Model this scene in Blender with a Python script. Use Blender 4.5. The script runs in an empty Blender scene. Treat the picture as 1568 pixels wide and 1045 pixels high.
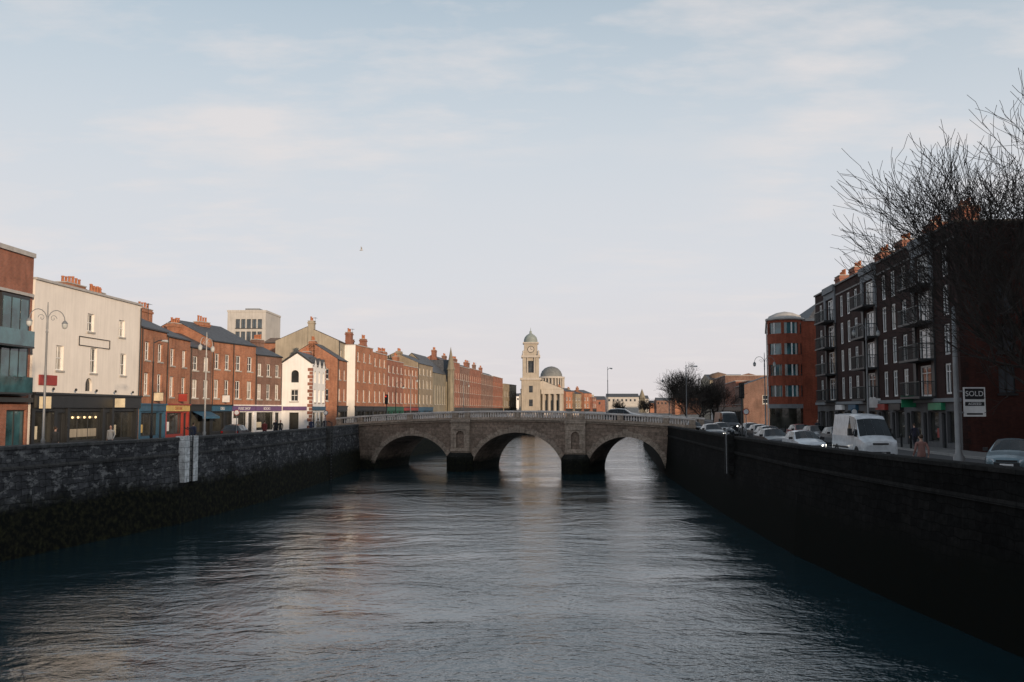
import bpy, math, random
from mathutils import Vector, Matrix, Quaternion
random.seed(7)
R=random.random
sc=bpy.context.scene
COL=sc.collection
# ---------------------------------------------------------------- materials
def new(name):
    m=bpy.data.materials.new(name); m.use_nodes=True
    nt=m.node_tree; b=nt.nodes['Principled BSDF']; return m,nt,b
def N(nt,t,**k):
    n=nt.nodes.new(t)
    for a,v in k.items(): setattr(n,a,v)
    return n
def wall_uv(nt,dist=0.0,dscale=1.5):
    g=N(nt,'ShaderNodeNewGeometry')
    c=N(nt,'ShaderNodeVectorMath',operation='CROSS_PRODUCT'); nt.links.new(g.outputs['True Normal'],c.inputs[0]); c.inputs[1].default_value=(0,0,1)
    d=N(nt,'ShaderNodeVectorMath',operation='DOT_PRODUCT'); nt.links.new(g.outputs['Position'],d.inputs[0]); nt.links.new(c.outputs[0],d.inputs[1])
    s=N(nt,'ShaderNodeSeparateXYZ'); nt.links.new(g.outputs['Position'],s.inputs[0])
    o=N(nt,'ShaderNodeCombineXYZ'); nt.links.new(d.outputs['Value'],o.inputs[0]); nt.links.new(s.outputs[2],o.inputs[1])
    out=o.outputs[0]
    if dist>0:
        n=N(nt,'ShaderNodeTexNoise'); n.inputs['Scale'].default_value=dscale; nt.links.new(out,n.inputs['Vector'])
        sub=N(nt,'ShaderNodeVectorMath',operation='SUBTRACT'); nt.links.new(n.outputs['Color'],sub.inputs[0]); sub.inputs[1].default_value=(.5,.5,.5)
        sc_=N(nt,'ShaderNodeVectorMath',operation='SCALE'); nt.links.new(sub.outputs[0],sc_.inputs[0]); sc_.inputs['Scale'].default_value=dist
        ad=N(nt,'ShaderNodeVectorMath',operation='ADD'); nt.links.new(out,ad.inputs[0]); nt.links.new(sc_.outputs[0],ad.inputs[1]); out=ad.outputs[0]
    return out,s.outputs[2]
def noise(nt,vec,scale,detail=4,rough=.6):
    n=N(nt,'ShaderNodeTexNoise'); n.inputs['Scale'].default_value=scale; n.inputs['Detail'].default_value=detail; n.inputs['Roughness'].default_value=rough
    if vec is not None: nt.links.new(vec,n.inputs['Vector'])
    return n.outputs['Fac']
def ramp(nt,fac,stops):
    r=N(nt,'ShaderNodeValToRGB'); nt.links.new(fac,r.inputs[0]); e=r.color_ramp.elements
    while len(e)<len(stops): e.new(.5)
    for i,(p,c) in enumerate(stops):
        e[i].position=p; e[i].color=(c,c,c,1) if isinstance(c,(int,float)) else (*c,1)
    return r.outputs['Color']
def mix(nt,a,b,fac,mode='MIX'):
    m=N(nt,'ShaderNodeMix',data_type='RGBA',blend_type=mode)
    for s,i in ((fac,0),(a,6),(b,7)):
        if hasattr(s,'links') or hasattr(s,'is_linked'): nt.links.new(s,m.inputs[i])
        elif isinstance(s,(int,float)): m.inputs[i].default_value=s
        else: m.inputs[i].default_value=(*s,1)
    return m.outputs[2]
def bump(nt,b,h,strength=.3,dist=.02):
    n=N(nt,'ShaderNodeBump'); n.inputs['Strength'].default_value=strength; n.inputs['Distance'].default_value=dist
    nt.links.new(h,n.inputs['Height']); nt.links.new(n.outputs[0],b.inputs['Normal'])
def scalevec(nt,v,s):
    m=N(nt,'ShaderNodeMapping'); m.inputs['Scale'].default_value=s; nt.links.new(v,m.inputs[0]); return m.outputs[0]
def simple(name,col,rough=.6,metal=0.0,var=.12,vs=2.0,emit=0):
    m,nt,b=new(name)
    g=N(nt,'ShaderNodeNewGeometry')
    f=noise(nt,g.outputs['Position'],vs)
    c=mix(nt,col,ramp(nt,f,[(.25,1-var*2),(.75,1+var)]),1.0,'MULTIPLY')
    nt.links.new(c,b.inputs['Base Color']); b.inputs['Roughness'].default_value=rough; b.inputs['Metallic'].default_value=metal
    if emit: b.inputs['Emission Color'].default_value=(*col,1); b.inputs['Emission Strength'].default_value=emit
    return m
def brick(name,c1,c2,mortar=(.3,.26,.22),wear=.35):
    m,nt,b=new(name)
    uv,z=wall_uv(nt)
    t=N(nt,'ShaderNodeTexBrick'); nt.links.new(uv,t.inputs[0])
    t.inputs['Color1'].default_value=(*c1,1); t.inputs['Color2'].default_value=(*c2,1); t.inputs['Mortar'].default_value=(*mortar,1)
    t.inputs['Scale'].default_value=1; t.inputs['Mortar Size'].default_value=.008; t.inputs['Brick Width'].default_value=.23; t.inputs['Row Height'].default_value=.08
    n1=noise(nt,uv,.45,5,.65); n2=noise(nt,scalevec(nt,uv,(2.5,.35,1)),1.0,4)
    c=mix(nt,t.outputs['Color'],ramp(nt,n1,[(.3,1-wear),(.7,1.12)]),1,'MULTIPLY')
    c=mix(nt,c,ramp(nt,n2,[(.3,1-wear*.7),(.6,1.05)]),1,'MULTIPLY')
    nt.links.new(c,b.inputs['Base Color']); b.inputs['Roughness'].default_value=.9; b.inputs['Specular IOR Level'].default_value=.25
    return m
def plaster(name,col,wear=.15,rough=.85):
    m,nt,b=new(name)
    uv,z=wall_uv(nt)
    n1=noise(nt,uv,.5,5,.65); n2=noise(nt,scalevec(nt,uv,(3,.25,1)),1.0,4)
    c=mix(nt,col,ramp(nt,n1,[(.3,1-wear),(.7,1.04)]),1,'MULTIPLY')
    c=mix(nt,c,ramp(nt,n2,[(.3,1-wear),(.6,1.03)]),1,'MULTIPLY')
    nt.links.new(c,b.inputs['Base Color']); b.inputs['Roughness'].default_value=rough
    return m
def stone(name,c1,c2,mortar,bw=.75,rh=.32,tide=None,dist=.25,patch=.5,patchcol=None,weedc=(.03,.032,.014),spec=.3):
    m,nt,b=new(name)
    uv,z=wall_uv(nt,dist,1.3)
    t=N(nt,'ShaderNodeTexBrick'); nt.links.new(uv,t.inputs[0])
    t.inputs['Color1'].default_value=(*c1,1); t.inputs['Color2'].default_value=(*c2,1); t.inputs['Mortar'].default_value=(*mortar,1)
    t.inputs['Scale'].default_value=1; t.inputs['Mortar Size'].default_value=.018; t.inputs['Brick Width'].default_value=bw; t.inputs['Row Height'].default_value=rh
    t.inputs['Mortar Smooth'].default_value=.3
    n1=noise(nt,uv,.35,6,.7); n2=noise(nt,uv,3.0,4,.7)
    c=mix(nt,t.outputs['Color'],ramp(nt,n1,[(.3,1-patch),(.7,1.25)]),1,'MULTIPLY')
    c=mix(nt,c,ramp(nt,n2,[(.3,.5),(.7,1.35)]),1,'MULTIPLY')
    if patchcol:
        n3=noise(nt,scalevec(nt,uv,(1.1,2.4,1)),1.0,5,.75)
        c=mix(nt,c,patchcol,ramp(nt,n3,[(.54,0),(.62,.85)]))
    if tide:
        zn=N(nt,'ShaderNodeMath',operation='ADD'); nt.links.new(z,zn.inputs[0])
        nn=N(nt,'ShaderNodeMath',operation='MULTIPLY'); nt.links.new(n1,nn.inputs[0]); nn.inputs[1].default_value=1.4; nt.links.new(nn.outputs[0],zn.inputs[1])
        mr=N(nt,'ShaderNodeMapRange'); nt.links.new(zn.outputs[0],mr.inputs[0]); mr.inputs[1].default_value=tide-.25; mr.inputs[2].default_value=tide+.6; 
        weed=mix(nt,(.006,.007,.006),weedc,ramp(nt,n2,[(.45,0),(.7,1)]))
        c=mix(nt,weed,c,mr.outputs[0])
    nt.links.new(c,b.inputs['Base Color']); b.inputs['Roughness'].default_value=.9; b.inputs['Specular IOR Level'].default_value=spec
    bump(nt,b,t.outputs['Fac'],-.6,.03)
    return m

M={}
M['or_brick']=brick('orange_brick',(.48,.195,.10),(.37,.135,.07))
M['red_brick']=brick('red_brick',(.36,.125,.075),(.27,.09,.055))
M['brown_brick']=brick('brown_brick',(.24,.12,.09),(.18,.09,.07))
M['dark_brick']=brick('dark_shaded_apartment_brick',(.050,.020,.017),(.034,.015,.013),(.033,.027,.025))  # dark brick, albedo lowered further to give the right bank its shadow depth
M['end_brick']=brick('shaded_end_wall_brick',(.080,.024,.017),(.055,.018,.014),(.04,.027,.024))  # end wall's shadow depth comes partly from this lowered brick colour
M['corner_brick']=brick('corner_brick',(.38,.09,.048),(.28,.07,.037),(.15,.08,.06))
M['tan_brick']=brick('buff_brick',(.34,.28,.2),(.29,.235,.165))
M['cream']=plaster('cream_render',(.80,.75,.69),.07)
M['white']=plaster('white_render',(.85,.84,.82),.08)
M['grey_r']=plaster('grey_render',(.40,.41,.42),.15)
M['dgrey_r']=plaster('shaded_grey_shop_render',(.10,.10,.105),.2)  # right-bank shade built into a darker grey render
M['bay_r']=plaster('pale_bay_render',(.20,.215,.23),.12)
M['tan_r']=plaster('tan_render',(.40,.35,.27),.25)
M['pale_c']=plaster('pale_concrete',(.50,.48,.45),.15)
M['lime']=plaster('limestone_ashlar',(.42,.375,.31),.2)
M['lime2']=plaster('limestone_trim',(.47,.43,.38),.15)
M['church']=plaster('church_stone',(.27,.24,.18),.35)
M['slate']=simple('roof_slate',(.075,.08,.09),.6,0,.3,3)
M['tile']=simple('roof_tile_brown',(.20,.13,.09),.8,0,.3,3)
M['pot']=simple('terracotta_pot',(.42,.16,.08),.8)
M['frame']=simple('white_window_frame',(.78,.78,.77),.5)
M['dframe']=simple('dark_window_frame',(.03,.033,.036),.5)
M['sill']=simple('granite_sill',(.42,.40,.37),.8)
M['coping']=simple('coping_stone',(.42,.41,.40),.8)
M['black_p']=simple('black_shopfront_paint',(.018,.02,.022),.45)
M['blue_p']=simple('blue_shopfront_paint',(.03,.10,.17),.5)
M['red_p']=simple('red_shopfront_paint',(.32,.04,.03),.5)
M['green_p']=simple('green_shopfront_paint',(.02,.12,.08),.5)
M['yel_p']=simple('yellow_sign_paint',(.6,.42,.14),.5)
M['cream_p']=simple('cream_sign_paint',(.7,.62,.45),.5)
M['white_p']=simple('white_sign_paint',(.8,.8,.8),.45)
M['purple_p']=simple('purple_sign_paint',(.14,.08,.2),.5)
M['copper']=simple('weathered_copper',(.25,.29,.275),.7,0,.2,1)
M['lead']=simple('lead_dome_sheet',(.17,.18,.18),.7,0,.2,1)
M['metal']=simple('galvanised_steel',(.24,.25,.26),.5,.3)
M['dmetal']=simple('black_iron',(.02,.022,.024),.45,.2)
M['wmetal']=simple('pale_painted_steel',(.42,.42,.41),.5)
M['lampglass']=simple('lamp_glass',(.55,.57,.56),.2)
M['rail']=simple('balcony_rail',(.025,.04,.045),.4,.3)
M['bark']=simple('winter_bark',(.040,.032,.028),.9,0,.3,6)
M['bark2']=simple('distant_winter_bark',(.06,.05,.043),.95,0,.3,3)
M['tyre']=simple('tyre_rubber',(.015,.015,.015),.8)
M['hub']=simple('alloy_wheel',(.4,.4,.42),.35,.8)
M['plastic']=simple('black_plastic',(.02,.02,.022),.6)
M['skin']=simple('skin',(.55,.33,.25),.6)
M['hair']=simple('brown_hair',(.06,.035,.02),.8)
M['yelline']=simple('yellow_road_paint',(.55,.40,.06),.7)
M['wline']=simple('white_road_paint',(.6,.6,.58),.7,0,.25,4)
M['kerb']=simple('granite_kerb',(.30,.29,.28),.85)
M['head']=simple('lit_headlamp',(1,.93,.8),.2,emit=5)
M['headoff']=simple('headlamp_lens',(.6,.62,.65),.1)
M['tail']=simple('tail_lamp',(.4,.01,.01),.2)
M['warm']=simple('lit_shop_lamp',(1,.72,.38),.3,emit=1.2)
M['sigred']=simple('signal_red',(1,.05,.02),.3,emit=.8)
M['greensig']=simple('green_sign',(.02,.25,.12),.4)
M['gull']=simple('gull_plumage',(.5,.5,.5),.8)
def glass(name,col,rough=.06,ior=1.5):
    m,nt,b=new(name)
    g=N(nt,'ShaderNodeNewGeometry'); f=noise(nt,g.outputs['Position'],.6,3)
    c=mix(nt,tuple(x*.5 for x in col),tuple(min(1,x*1.8) for x in col),ramp(nt,f,[(.35,0),(.65,1)]))
    nt.links.new(c,b.inputs['Base Color']); b.inputs['Roughness'].default_value=rough; b.inputs['IOR'].default_value=ior
    f2=noise(nt,g.outputs['Position'],1.2,2); bump(nt,b,f2,.15,.03)
    return m
M['glass']=glass('window_glass',(.03,.035,.04))
M['glassb']=glass('window_glass_with_blind',(.30,.28,.25),.1)
M['glassr']=glass('apartment_glass',(.04,.055,.065),.04,1.9)
M['glasst']=glass('teal_glass',(.03,.085,.10),.05,1.8)
M['shopg']=glass('shop_glass',(.035,.035,.03),.06)
M['carg']=glass('car_glass',(.015,.018,.02),.04)
def paint(name,col,metal=.2):
    m,nt,b=new(name); b.inputs['Roughness'].default_value=.35; b.inputs['Metallic'].default_value=metal
    b.inputs['Coat Weight'].default_value=.6; b.inputs['Coat Roughness'].default_value=.08
    g=N(nt,'ShaderNodeNewGeometry'); f=noise(nt,g.outputs['Position'],3,3)
    nt.links.new(mix(nt,tuple(x*.75 for x in col),col,ramp(nt,f,[(.3,0),(.6,1)])),b.inputs['Base Color'])
    return m
M['car_white']=paint('white_car_paint',(.66,.69,.72),0)
M['car_dark']=paint('dark_car_paint',(.03,.035,.045))
M['car_silver']=paint('silver_blue_car_paint',(.20,.28,.32),.4)
M['car_grey']=paint('grey_car_paint',(.15,.16,.17))
M['car_red']=paint('red_car_paint',(.25,.02,.02))
M['quayL']=stone('quay_rubble_masonry',(.115,.115,.12),(.06,.06,.065),(.025,.024,.024),.8,.33,-1.1,.35,.55,(.27,.265,.26),(.04,.038,.016),.15)
M['quayR']=stone('quay_rubble_masonry_shaded',(.014,.0135,.013),(.009,.009,.009),(.005,.005,.005),.8,.33,-1.3,.3,.5,None,(.007,.007,.005),.05)  # right wall's shade is put into its albedo, far below the left masonry
M['bridge']=stone('bridge_granite',(.34,.25,.195),(.27,.20,.155),(.19,.15,.12),.9,.38,-2.3,.05,.45)
M['bridge2']=stone('bridge_dressed_granite',(.44,.35,.28),(.37,.29,.23),(.24,.20,.16),1.2,.5,-2.6,.02,.3)
M['pier']=stone('dark_pier_masonry',(.035,.033,.03),(.024,.024,.022),(.012,.012,.012),.9,.4,-2.0,.05,.4,None,(.02,.02,.01),.15)
M['balus']=simple('pale_balustrade_stone',(.72,.66,.62),.8,0,.15,1.5)
def groundmat(name,col,scale=.5,var=.3):
    m,nt,b=new(name); g=N(nt,'ShaderNodeNewGeometry')
    f=noise(nt,g.outputs['Position'],scale,6,.7); f2=noise(nt,g.outputs['Position'],30,3)
    c=mix(nt,col,ramp(nt,f,[(.3,1-var),(.7,1+var)]),1,'MULTIPLY'); c=mix(nt,c,ramp(nt,f2,[(.3,.8),(.7,1.2)]),1,'MULTIPLY')
    nt.links.new(c,b.inputs['Base Color']); b.inputs['Roughness'].default_value=.85; bump(nt,b,f2,.3,.01); return m
M['asphalt']=groundmat('asphalt',(.05,.05,.052)); M['pave']=groundmat('paving',(.14,.135,.13),.8,.2); M['ground']=groundmat('urban_ground',(.10,.095,.085),.1)

# ---------------------------------------------------------------- mesh builder
class Fr:
    def __init__(s,o,U,O): s.o=Vector((o[0],o[1],o[2] if len(o)>2 else 0)); s.U=Vector((U[0],U[1],0)).normalized(); s.O=Vector((O[0],O[1],0)).normalized()
    def __call__(s,u,d,z): return s.o+s.U*u+s.O*d+Vector((0,0,z))
W=Fr((0,0),(1,0),(0,1))
def frame(p0,p1,side=1):
    d=Vector((p1[0]-p0[0],p1[1]-p0[1],0)); L=d.length; d.normalize()
    return Fr(p0,(d.x,d.y),(d.y*side,-d.x*side)),L
class MB:
    def __init__(s): s.v=[];s.f=[];s.m=[];s.sm=[];s.mats=[]
    def mi(s,mat):
        if isinstance(mat,str): mat=M[mat]
        if mat not in s.mats: s.mats.append(mat)
        return s.mats.index(mat)
    def poly(s,pts,mat,smooth=False):
        i=len(s.v); s.v.extend([tuple(p) for p in pts]); s.f.append(tuple(range(i,i+len(pts)))); s.m.append(s.mi(mat)); s.sm.append(smooth)
    def grid(s,rows,mat,closed=False,smooth=True):
        i=len(s.v); n=len(rows[0])
        for r in rows: s.v.extend([tuple(p) for p in r])
        k=s.mi(mat)
        for a in range(len(rows)-1):
            for b in range(n if closed else n-1):
                c=(b+1)%n
                s.f.append((i+a*n+b,i+a*n+c,i+(a+1)*n+c,i+(a+1)*n+b)); s.m.append(k); s.sm.append(smooth)
    def box(s,F,u0,u1,d0,d1,z0,z1,mat):
        P=[F(u,d,z) for z in (z0,z1) for d in (d0,d1) for u in (u0,u1)]
        i=len(s.v); s.v.extend([tuple(p) for p in P]); k=s.mi(mat)
        for f in ((0,1,3,2),(4,5,7,6),(0,1,5,4),(2,3,7,6),(0,2,6,4),(1,3,7,5)):
            s.f.append(tuple(i+a for a in f)); s.m.append(k); s.sm.append(False)
    def tube(s,pts,rad,n,mat,cap=True,smooth=True):
        rows=[]; pts=[Vector(p) for p in pts]; a=None
        for i,p in enumerate(pts):
            t=(pts[min(i+1,len(pts)-1)]-pts[max(i-1,0)]); 
            if t.length<1e-6: t=Vector((0,0,1))
            t.normalize()
            if a is None: a=t.orthogonal().normalized()
            a=(a-t*a.dot(t)); 
            if a.length<1e-4: a=t.orthogonal()
            a.normalize(); b=t.cross(a)
            r=rad[i] if isinstance(rad,(list,tuple)) else rad
            rows.append([p+(a*math.cos(2*math.pi*k/n)+b*math.sin(2*math.pi*k/n))*r for k in range(n)])
        s.grid(rows,mat,True,smooth)
        if cap: s.poly(rows[0],mat); s.poly(rows[-1],mat)
    def lathe(s,c,prof,n,mat,smooth=True):
        rows=[[Vector((c[0]+r*math.cos(2*math.pi*k/n),c[1]+r*math.sin(2*math.pi*k/n),c[2]+z)) for k in range(n)] for r,z in prof]
        s.grid(rows,mat,True,smooth)
    def build(s,name,parent=None):
        me=bpy.data.meshes.new(name); me.from_pydata(s.v,[],s.f)
        for m in s.mats: me.materials.append(m)
        me.polygons.foreach_set('material_index',s.m); me.polygons.foreach_set('use_smooth',s.sm); me.update()
        o=bpy.data.objects.new(name,me); COL.objects.link(o)
        if parent: o.parent=parent
        return o
def text(s,F,u,d,z,size,mat,parent,xs=1.0):
    c=bpy.data.curves.new('sign_text','FONT'); c.body=s; c.size=size; c.extrude=.004; c.align_x='CENTER'; c.align_y='CENTER'; c.materials.append(M[mat])
    o=bpy.data.objects.new('sign_text',c); COL.objects.link(o)
    X=Vector(F.U) if F.U.cross(Vector((0,0,1))).dot(F.O)>0 else -Vector(F.U)
    Z=Vector(F.O); Y=Vector((0,0,1))
    m=Matrix((X,Y,Z)).transposed().to_4x4(); m.translation=F(u,d,z); 
    o.matrix_world=m@Matrix.Diagonal((xs,1,1,1)); o.parent=parent
    return o

# ---------------------------------------------------------------- facade pieces
def window(mb,F,u0,u1,z0,z1,st):
    dp=.2; gl='glass'; fm='frame'; w=.085
    if st=='shop': dp=.25; gl='shopg'; fm='dframe'; w=.08
    if st=='fr': gl='glassr'; fm='frame'; w=.13; dp=.14
    if st=='dk': gl='glassr'; fm='dframe'
    if st=='teal': gl='glasst'; fm='dframe'
    if st=='door': gl='black_p'; fm='dframe'
    if st=='sash' and R()<.35: gl='glassb'
    if st=='fr' and R()<.2: gl='glassb'
    for a,b in (((u0,z0),(u1,z0)),((u1,z0),(u1,z1)),((u1,z1),(u0,z1)),((u0,z1),(u0,z0))):
        mb.poly([F(a[0],0,a[1]),F(b[0],0,b[1]),F(b[0],-dp,b[1]),F(a[0],-dp,a[1])],mb.wm)
    mb.poly([F(u0,-dp,z0),F(u1,-dp,z0),F(u1,-dp,z1),F(u0,-dp,z1)],gl)
    a,b=-dp-.02,-dp+.05
    mb.box(F,u0,u0+w,a,b,z0,z1,fm); mb.box(F,u1-w,u1,a,b,z0,z1,fm)
    mb.box(F,u0+w,u1-w,a,b,z0,z0+w,fm); mb.box(F,u0+w,u1-w,a,b,z1-w,z1,fm)
    if st in('sash','sashd'):
        zm=(z0+z1)/2; mb.box(F,u0+w,u1-w,a,b+.005,zm-.03,zm+.03,fm); um=(u0+u1)/2; mb.box(F,um-.02,um+.02,a,b-.01,z0+w,z1-w,fm)
    if st in('fr','dk','teal'):
        um=(u0+u1)/2; mb.box(F,um-.05,um+.05,a,b-.01,z0+w,z1-w,fm)
        if st=='fr': mb.box(F,u0+w,um-.05,a,b-.015,z1-.6,z1-.54,fm); mb.box(F,um+.05,u1-w,a,b-.015,z1-.6,z1-.54,fm)
    if st=='shop':
        n=max(1,int((u1-u0)/1.3))
        for i in range(1,n): u=u0+(u1-u0)*i/n; mb.box(F,u-.03,u+.03,a,b-.01,z0+w,z1-w,fm)
        if R()<.5: mb.box(F,u0+.2,u0+.2+(u1-u0)*(.2+.3*R()),-dp+.004,-dp+.012,z0+.3,z0+.3+.5+.6*R(),('cream_p','white_p','red_p','yel_p')[int(R()*4)])
    if st in('sash','sashd','dk'): mb.box(F,u0-.1,u1+.1,-.03,.09,z0-.14,z0-.01,'sill' if st!='dk' else 'dframe')
def facade(mb,F,L,z0,z1,wins,wm,u00=0):
    us=sorted({round(x,4) for w in wins for x in w[:2]}|{u00,L}); zs=sorted({round(x,4) for w in wins for x in w[2:4]}|{z0,z1})
    mb.wm=wm
    for i in range(len(us)-1):
        for j in range(len(zs)-1):
            uc=(us[i]+us[i+1])/2; zc=(zs[j]+zs[j+1])/2
            if any(w[0]<uc<w[1] and w[2]<zc<w[3] for w in wins): continue
            mb.poly([F(us[i],0,zs[j]),F(us[i+1],0,zs[j]),F(us[i+1],0,zs[j+1]),F(us[i],0,zs[j+1])],wm)
    for w in wins: window(mb,F,*w)
def chimney(mb,F,u,d,z0,z1,w=1.5,dd=.8,mat='or_brick',pots=4):
    mb.box(F,u-w/2,u+w/2,d-dd/2,d+dd/2,z0,z1,mat); mb.box(F,u-w/2-.08,u+w/2+.08,d-dd/2-.08,d+dd/2+.08,z1-.35,z1-.15,mat)
    mb.box(F,u-w/2-.05,u+w/2+.05,d-dd/2-.05,d+dd/2+.05,z1,z1+.08,'sill')
    for i in range(pots):
        uu=u-w/2+w*(i+.5)/pots; c=F(uu,d,z1+.08); h=.45+.2*R()
        mb.lathe(c,[(.12,0),(.10,h*.8),(.13,h*.85),(.12,h)],8,'pot')
def aerial(mb,F,u,d,z,h=1.6):
    mb.tube([F(u,d,z-.5),F(u,d,z+h)],.02,4,'dmetal'); mb.tube([F(u-.5,d,z+h-.1),F(u+.5,d,z+h-.1)],.012,4,'dmetal')
    for k in range(5): mb.tube([F(u-.45+k*.22,d-.25,z+h-.1),F(u-.45+k*.22,d+.25,z+h-.1)],.008,3,'dmetal')
def winrow(L,cols,z,h,w=1.05,st='sash',m=0):
    return [((i+.5)*(L-2*m)/cols+m-w/2,(i+.5)*(L-2*m)/cols+m+w/2,z,z+h,st) for i in range(cols)]
def house(name,p0,p1,H,depth=9,wm='or_brick',cols=3,rows=((4.2,1.7),(7.3,1.4)),shop=None,zs=3.3,roof='pitch',rh=2.2,chim=(),side=1,
          gable=None,endwins=(),st='sash',roofm='slate',cm=None,cop=True,fascia=None,sign=None,endwins_far=(),wwid=1.05,pots=4,awn=None,hang=None):
    F,L=frame(p0,p1,side); mb=MB(); gable=gable or wm
    wins=[]
    for z,h in rows: wins+=winrow(L,cols,z,h,wwid,st)
    if shop:
        sw=[]; n=max(1,round(L/4.5)); q=L/n
        for i in range(n):
            sw.append((i*q+.35,i*q+q-1.5,.55,2.55,'shop')); sw.append((i*q+q-1.25,i*q+q-.3,.05,2.5,'door'))
        facade(mb,F,L,0,zs,sw,shop)
        mb.box(F,.08,L-.08,-.04,.16,zs-.62,zs-.06,fascia or shop); mb.box(F,.0,L,-.05,.26,zs-.06,zs+.06,shop)
        for i in range(n+1):
            u=min(max(i*q,.14),L-.14); mb.box(F,u-.13,u+.13,-.03,.1,0,zs-.64,shop)
        facade(mb,F,L,zs,H,wins,wm)
        if awn: mb.poly([F(.4,.17,zs-.65),F(L-.4,.17,zs-.65),F(L-.4,1.3,zs-1.15),F(.4,1.3,zs-1.15)],awn); mb.poly([F(.4,1.3,zs-1.15),F(L-.4,1.3,zs-1.15),F(L-.4,1.31,zs-1.35),F(.4,1.31,zs-1.35)],awn)
        if hang: mb.box(F,L*.5,L*.5+.06,.1,.9,zs+.3,zs+1.0,hang); mb.box(F,L*.5+.01,L*.5+.05,-.02,.95,zs+1.02,zs+1.06,'dmetal')
    else: facade(mb,F,L,0,H,wins,wm)
    E=Fr(F(0,-depth,0),F.O[:2],(-F.U)[:2]); G=Fr(F(L,-depth,0),F.O[:2],F.U[:2]); B=Fr(F(0,-depth,0),F.U[:2],(-F.O)[:2])
    facade(mb,E,depth,0,H,list(endwins),gable); facade(mb,G,depth,0,H,list(endwins_far),gable); facade(mb,B,L,0,H,[],wm)
    zr=H-.5
    if roof=='pitch':
        zr=H-.25
        for fr_ in (E,G):
            mb.poly([fr_(0,0,H),fr_(depth,0,H),fr_(depth/2,0,H+rh)],gable)
        mb.poly([F(-.05,.12,H-.02),F(L+.05,.12,H-.02),F(L+.05,-depth/2,H+rh+.06),F(-.05,-depth/2,H+rh+.06)],roofm)
        mb.poly([F(-.05,-depth-.12,H-.02),F(L+.05,-depth-.12,H-.02),F(L+.05,-depth/2,H+rh+.06),F(-.05,-depth/2,H+rh+.06)],roofm)
        mb.box(F,0,L,-.02,.18,H-.14,H-.03,'dmetal')
        mb.tube([F(.12,.1,zs if shop else 0),F(.12,.1,H-.1)],.05,6,'dmetal')
    else:
        mb.poly([F(.01,-.01,zr),F(L-.01,-.01,zr),F(L-.01,-depth+.01,zr),F(.01,-depth+.01,zr)],'slate')
        if roof=='parapet':
            mb.poly([F(.3,-.5,zr),F(L-.3,-.5,zr),F(L-.3,-depth/2,zr+rh),F(.3,-depth/2,zr+rh)],roofm)
            mb.poly([F(.3,-depth+.5,zr),F(L-.3,-depth+.5,zr),F(L-.3,-depth/2,zr+rh),F(.3,-depth/2,zr+rh)],roofm)
            for u in (.3,L-.3): mb.poly([F(u,-.5,zr),F(u,-depth+.5,zr),F(u,-depth/2,zr+rh)],gable)
        if cop:
            mb.box(F,-.02,L+.02,-.35,.1,H,H+.12,'coping'); mb.box(F,-.04,.3,-depth,-.36,H,H+.11,'coping'); mb.box(F,L-.3,L+.04,-depth,-.36,H,H+.11,'coping'); mb.box(F,.31,L-.31,-depth,-depth+.3,H,H+.1,'coping')
    for u,d,w,zt in chim:
        chimney(mb,F,u,d,H-.6,zt,w,.8,cm or wm,pots)
        if R()<.35: aerial(mb,F,u,d+.5,zt-.6,1.2)
    o=mb.build(name)
    if sign:
        for s_,u,m_ in sign: text(s_,F,u,.17,zs-.36,.42,m_,o)
    return o,F,L

# ---------------------------------------------------------------- layout lines
def interp(tab,y):
    if y<=tab[0][1]: return tab[0][0]
    for (x0,y0),(x1,y1) in zip(tab,tab[1:]):
        if y<=y1: return x0+(x1-x0)*(y-y0)/(y1-y0+1e-9)
    return tab[-1][0]
WL=[(-27,-300),(-26.5,20),(-25.2,35),(-23.5,45),(-20.8,57),(-19.3,70),(-18.7,85),(-18.4,110),(-17.3,125),(-10,180),(2,260),(8,330)]
WR=[(16,-300),(15.2,20),(14.3,34),(14,45),(14.6,62),(15.9,85),(16.8,99),(19,120),(26,180),(38,260),(46,330)]
FL=[(-33,-300),(-32.4,50),(-31.5,78),(-31.5,89),(-29.7,97),(-26.9,106.5),(-23.4,107.5),(-23.2,134),(-3,297),(1,330)]
FRt=[(29.5,-300),(29.5,55),(30.1,61.3),(34.2,102.6),(36,120),(48,200),(64,330)]
ys=[-300,-200,-100,-50]+list(range(-40,331,5))
mb=MB()
for a,b in zip(ys,ys[1:]):
    mb.poly([(-3500,a,0),(interp(WL,a),a,0),(interp(WL,b),b,0),(-3500,b,0)],'ground')
    mb.poly([(interp(WR,a),a,0),(3500,a,0),(3500,b,0),(interp(WR,b),b,0)],'ground')
mb.poly([(-3500,330,0),(3500,330,0),(3500,6000,0),(-3500,6000,0)],'ground'); mb.build('ground')
def strip(name,fa,fb,z,mat,kerb=None,y0=-60,y1=330):
    mb=MB(); Y=list(range(y0,y1+1,3))
    A=[Vector((fa(y),y,z)) for y in Y]; B=[Vector((fb(y),y,z)) for y in Y]
    mb.grid([A,B],mat,smooth=False)
    if kerb:
        K=A if kerb=='a' else B
        mb.grid([[Vector((p.x,p.y,0)) for p in K],K],'kerb',smooth=False)
        I=[Vector((p.x+(.25 if (kerb=='a')==(A[0].x<B[0].x) else -.25),p.y,z+.004)) for p in K]
        K2=[Vector((p.x,p.y,z+.004)) for p in K]; mb.grid([K2,I],'kerb',smooth=False)
    return mb.build(name)
l=lambda T,o:(lambda y:interp(T,y)+o)
strip('road',l(WL,-3.0),l(FL,3.0),.004,'asphalt'); strip('road',l(WR,3.2),l(FRt,-3.0),.004,'asphalt')
strip('pavement',l(WL,-.45),l(WL,-3.0),.13,'pave','b'); strip('pavement',l(FL,0),l(FL,3.0),.13,'pave','b')
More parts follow.
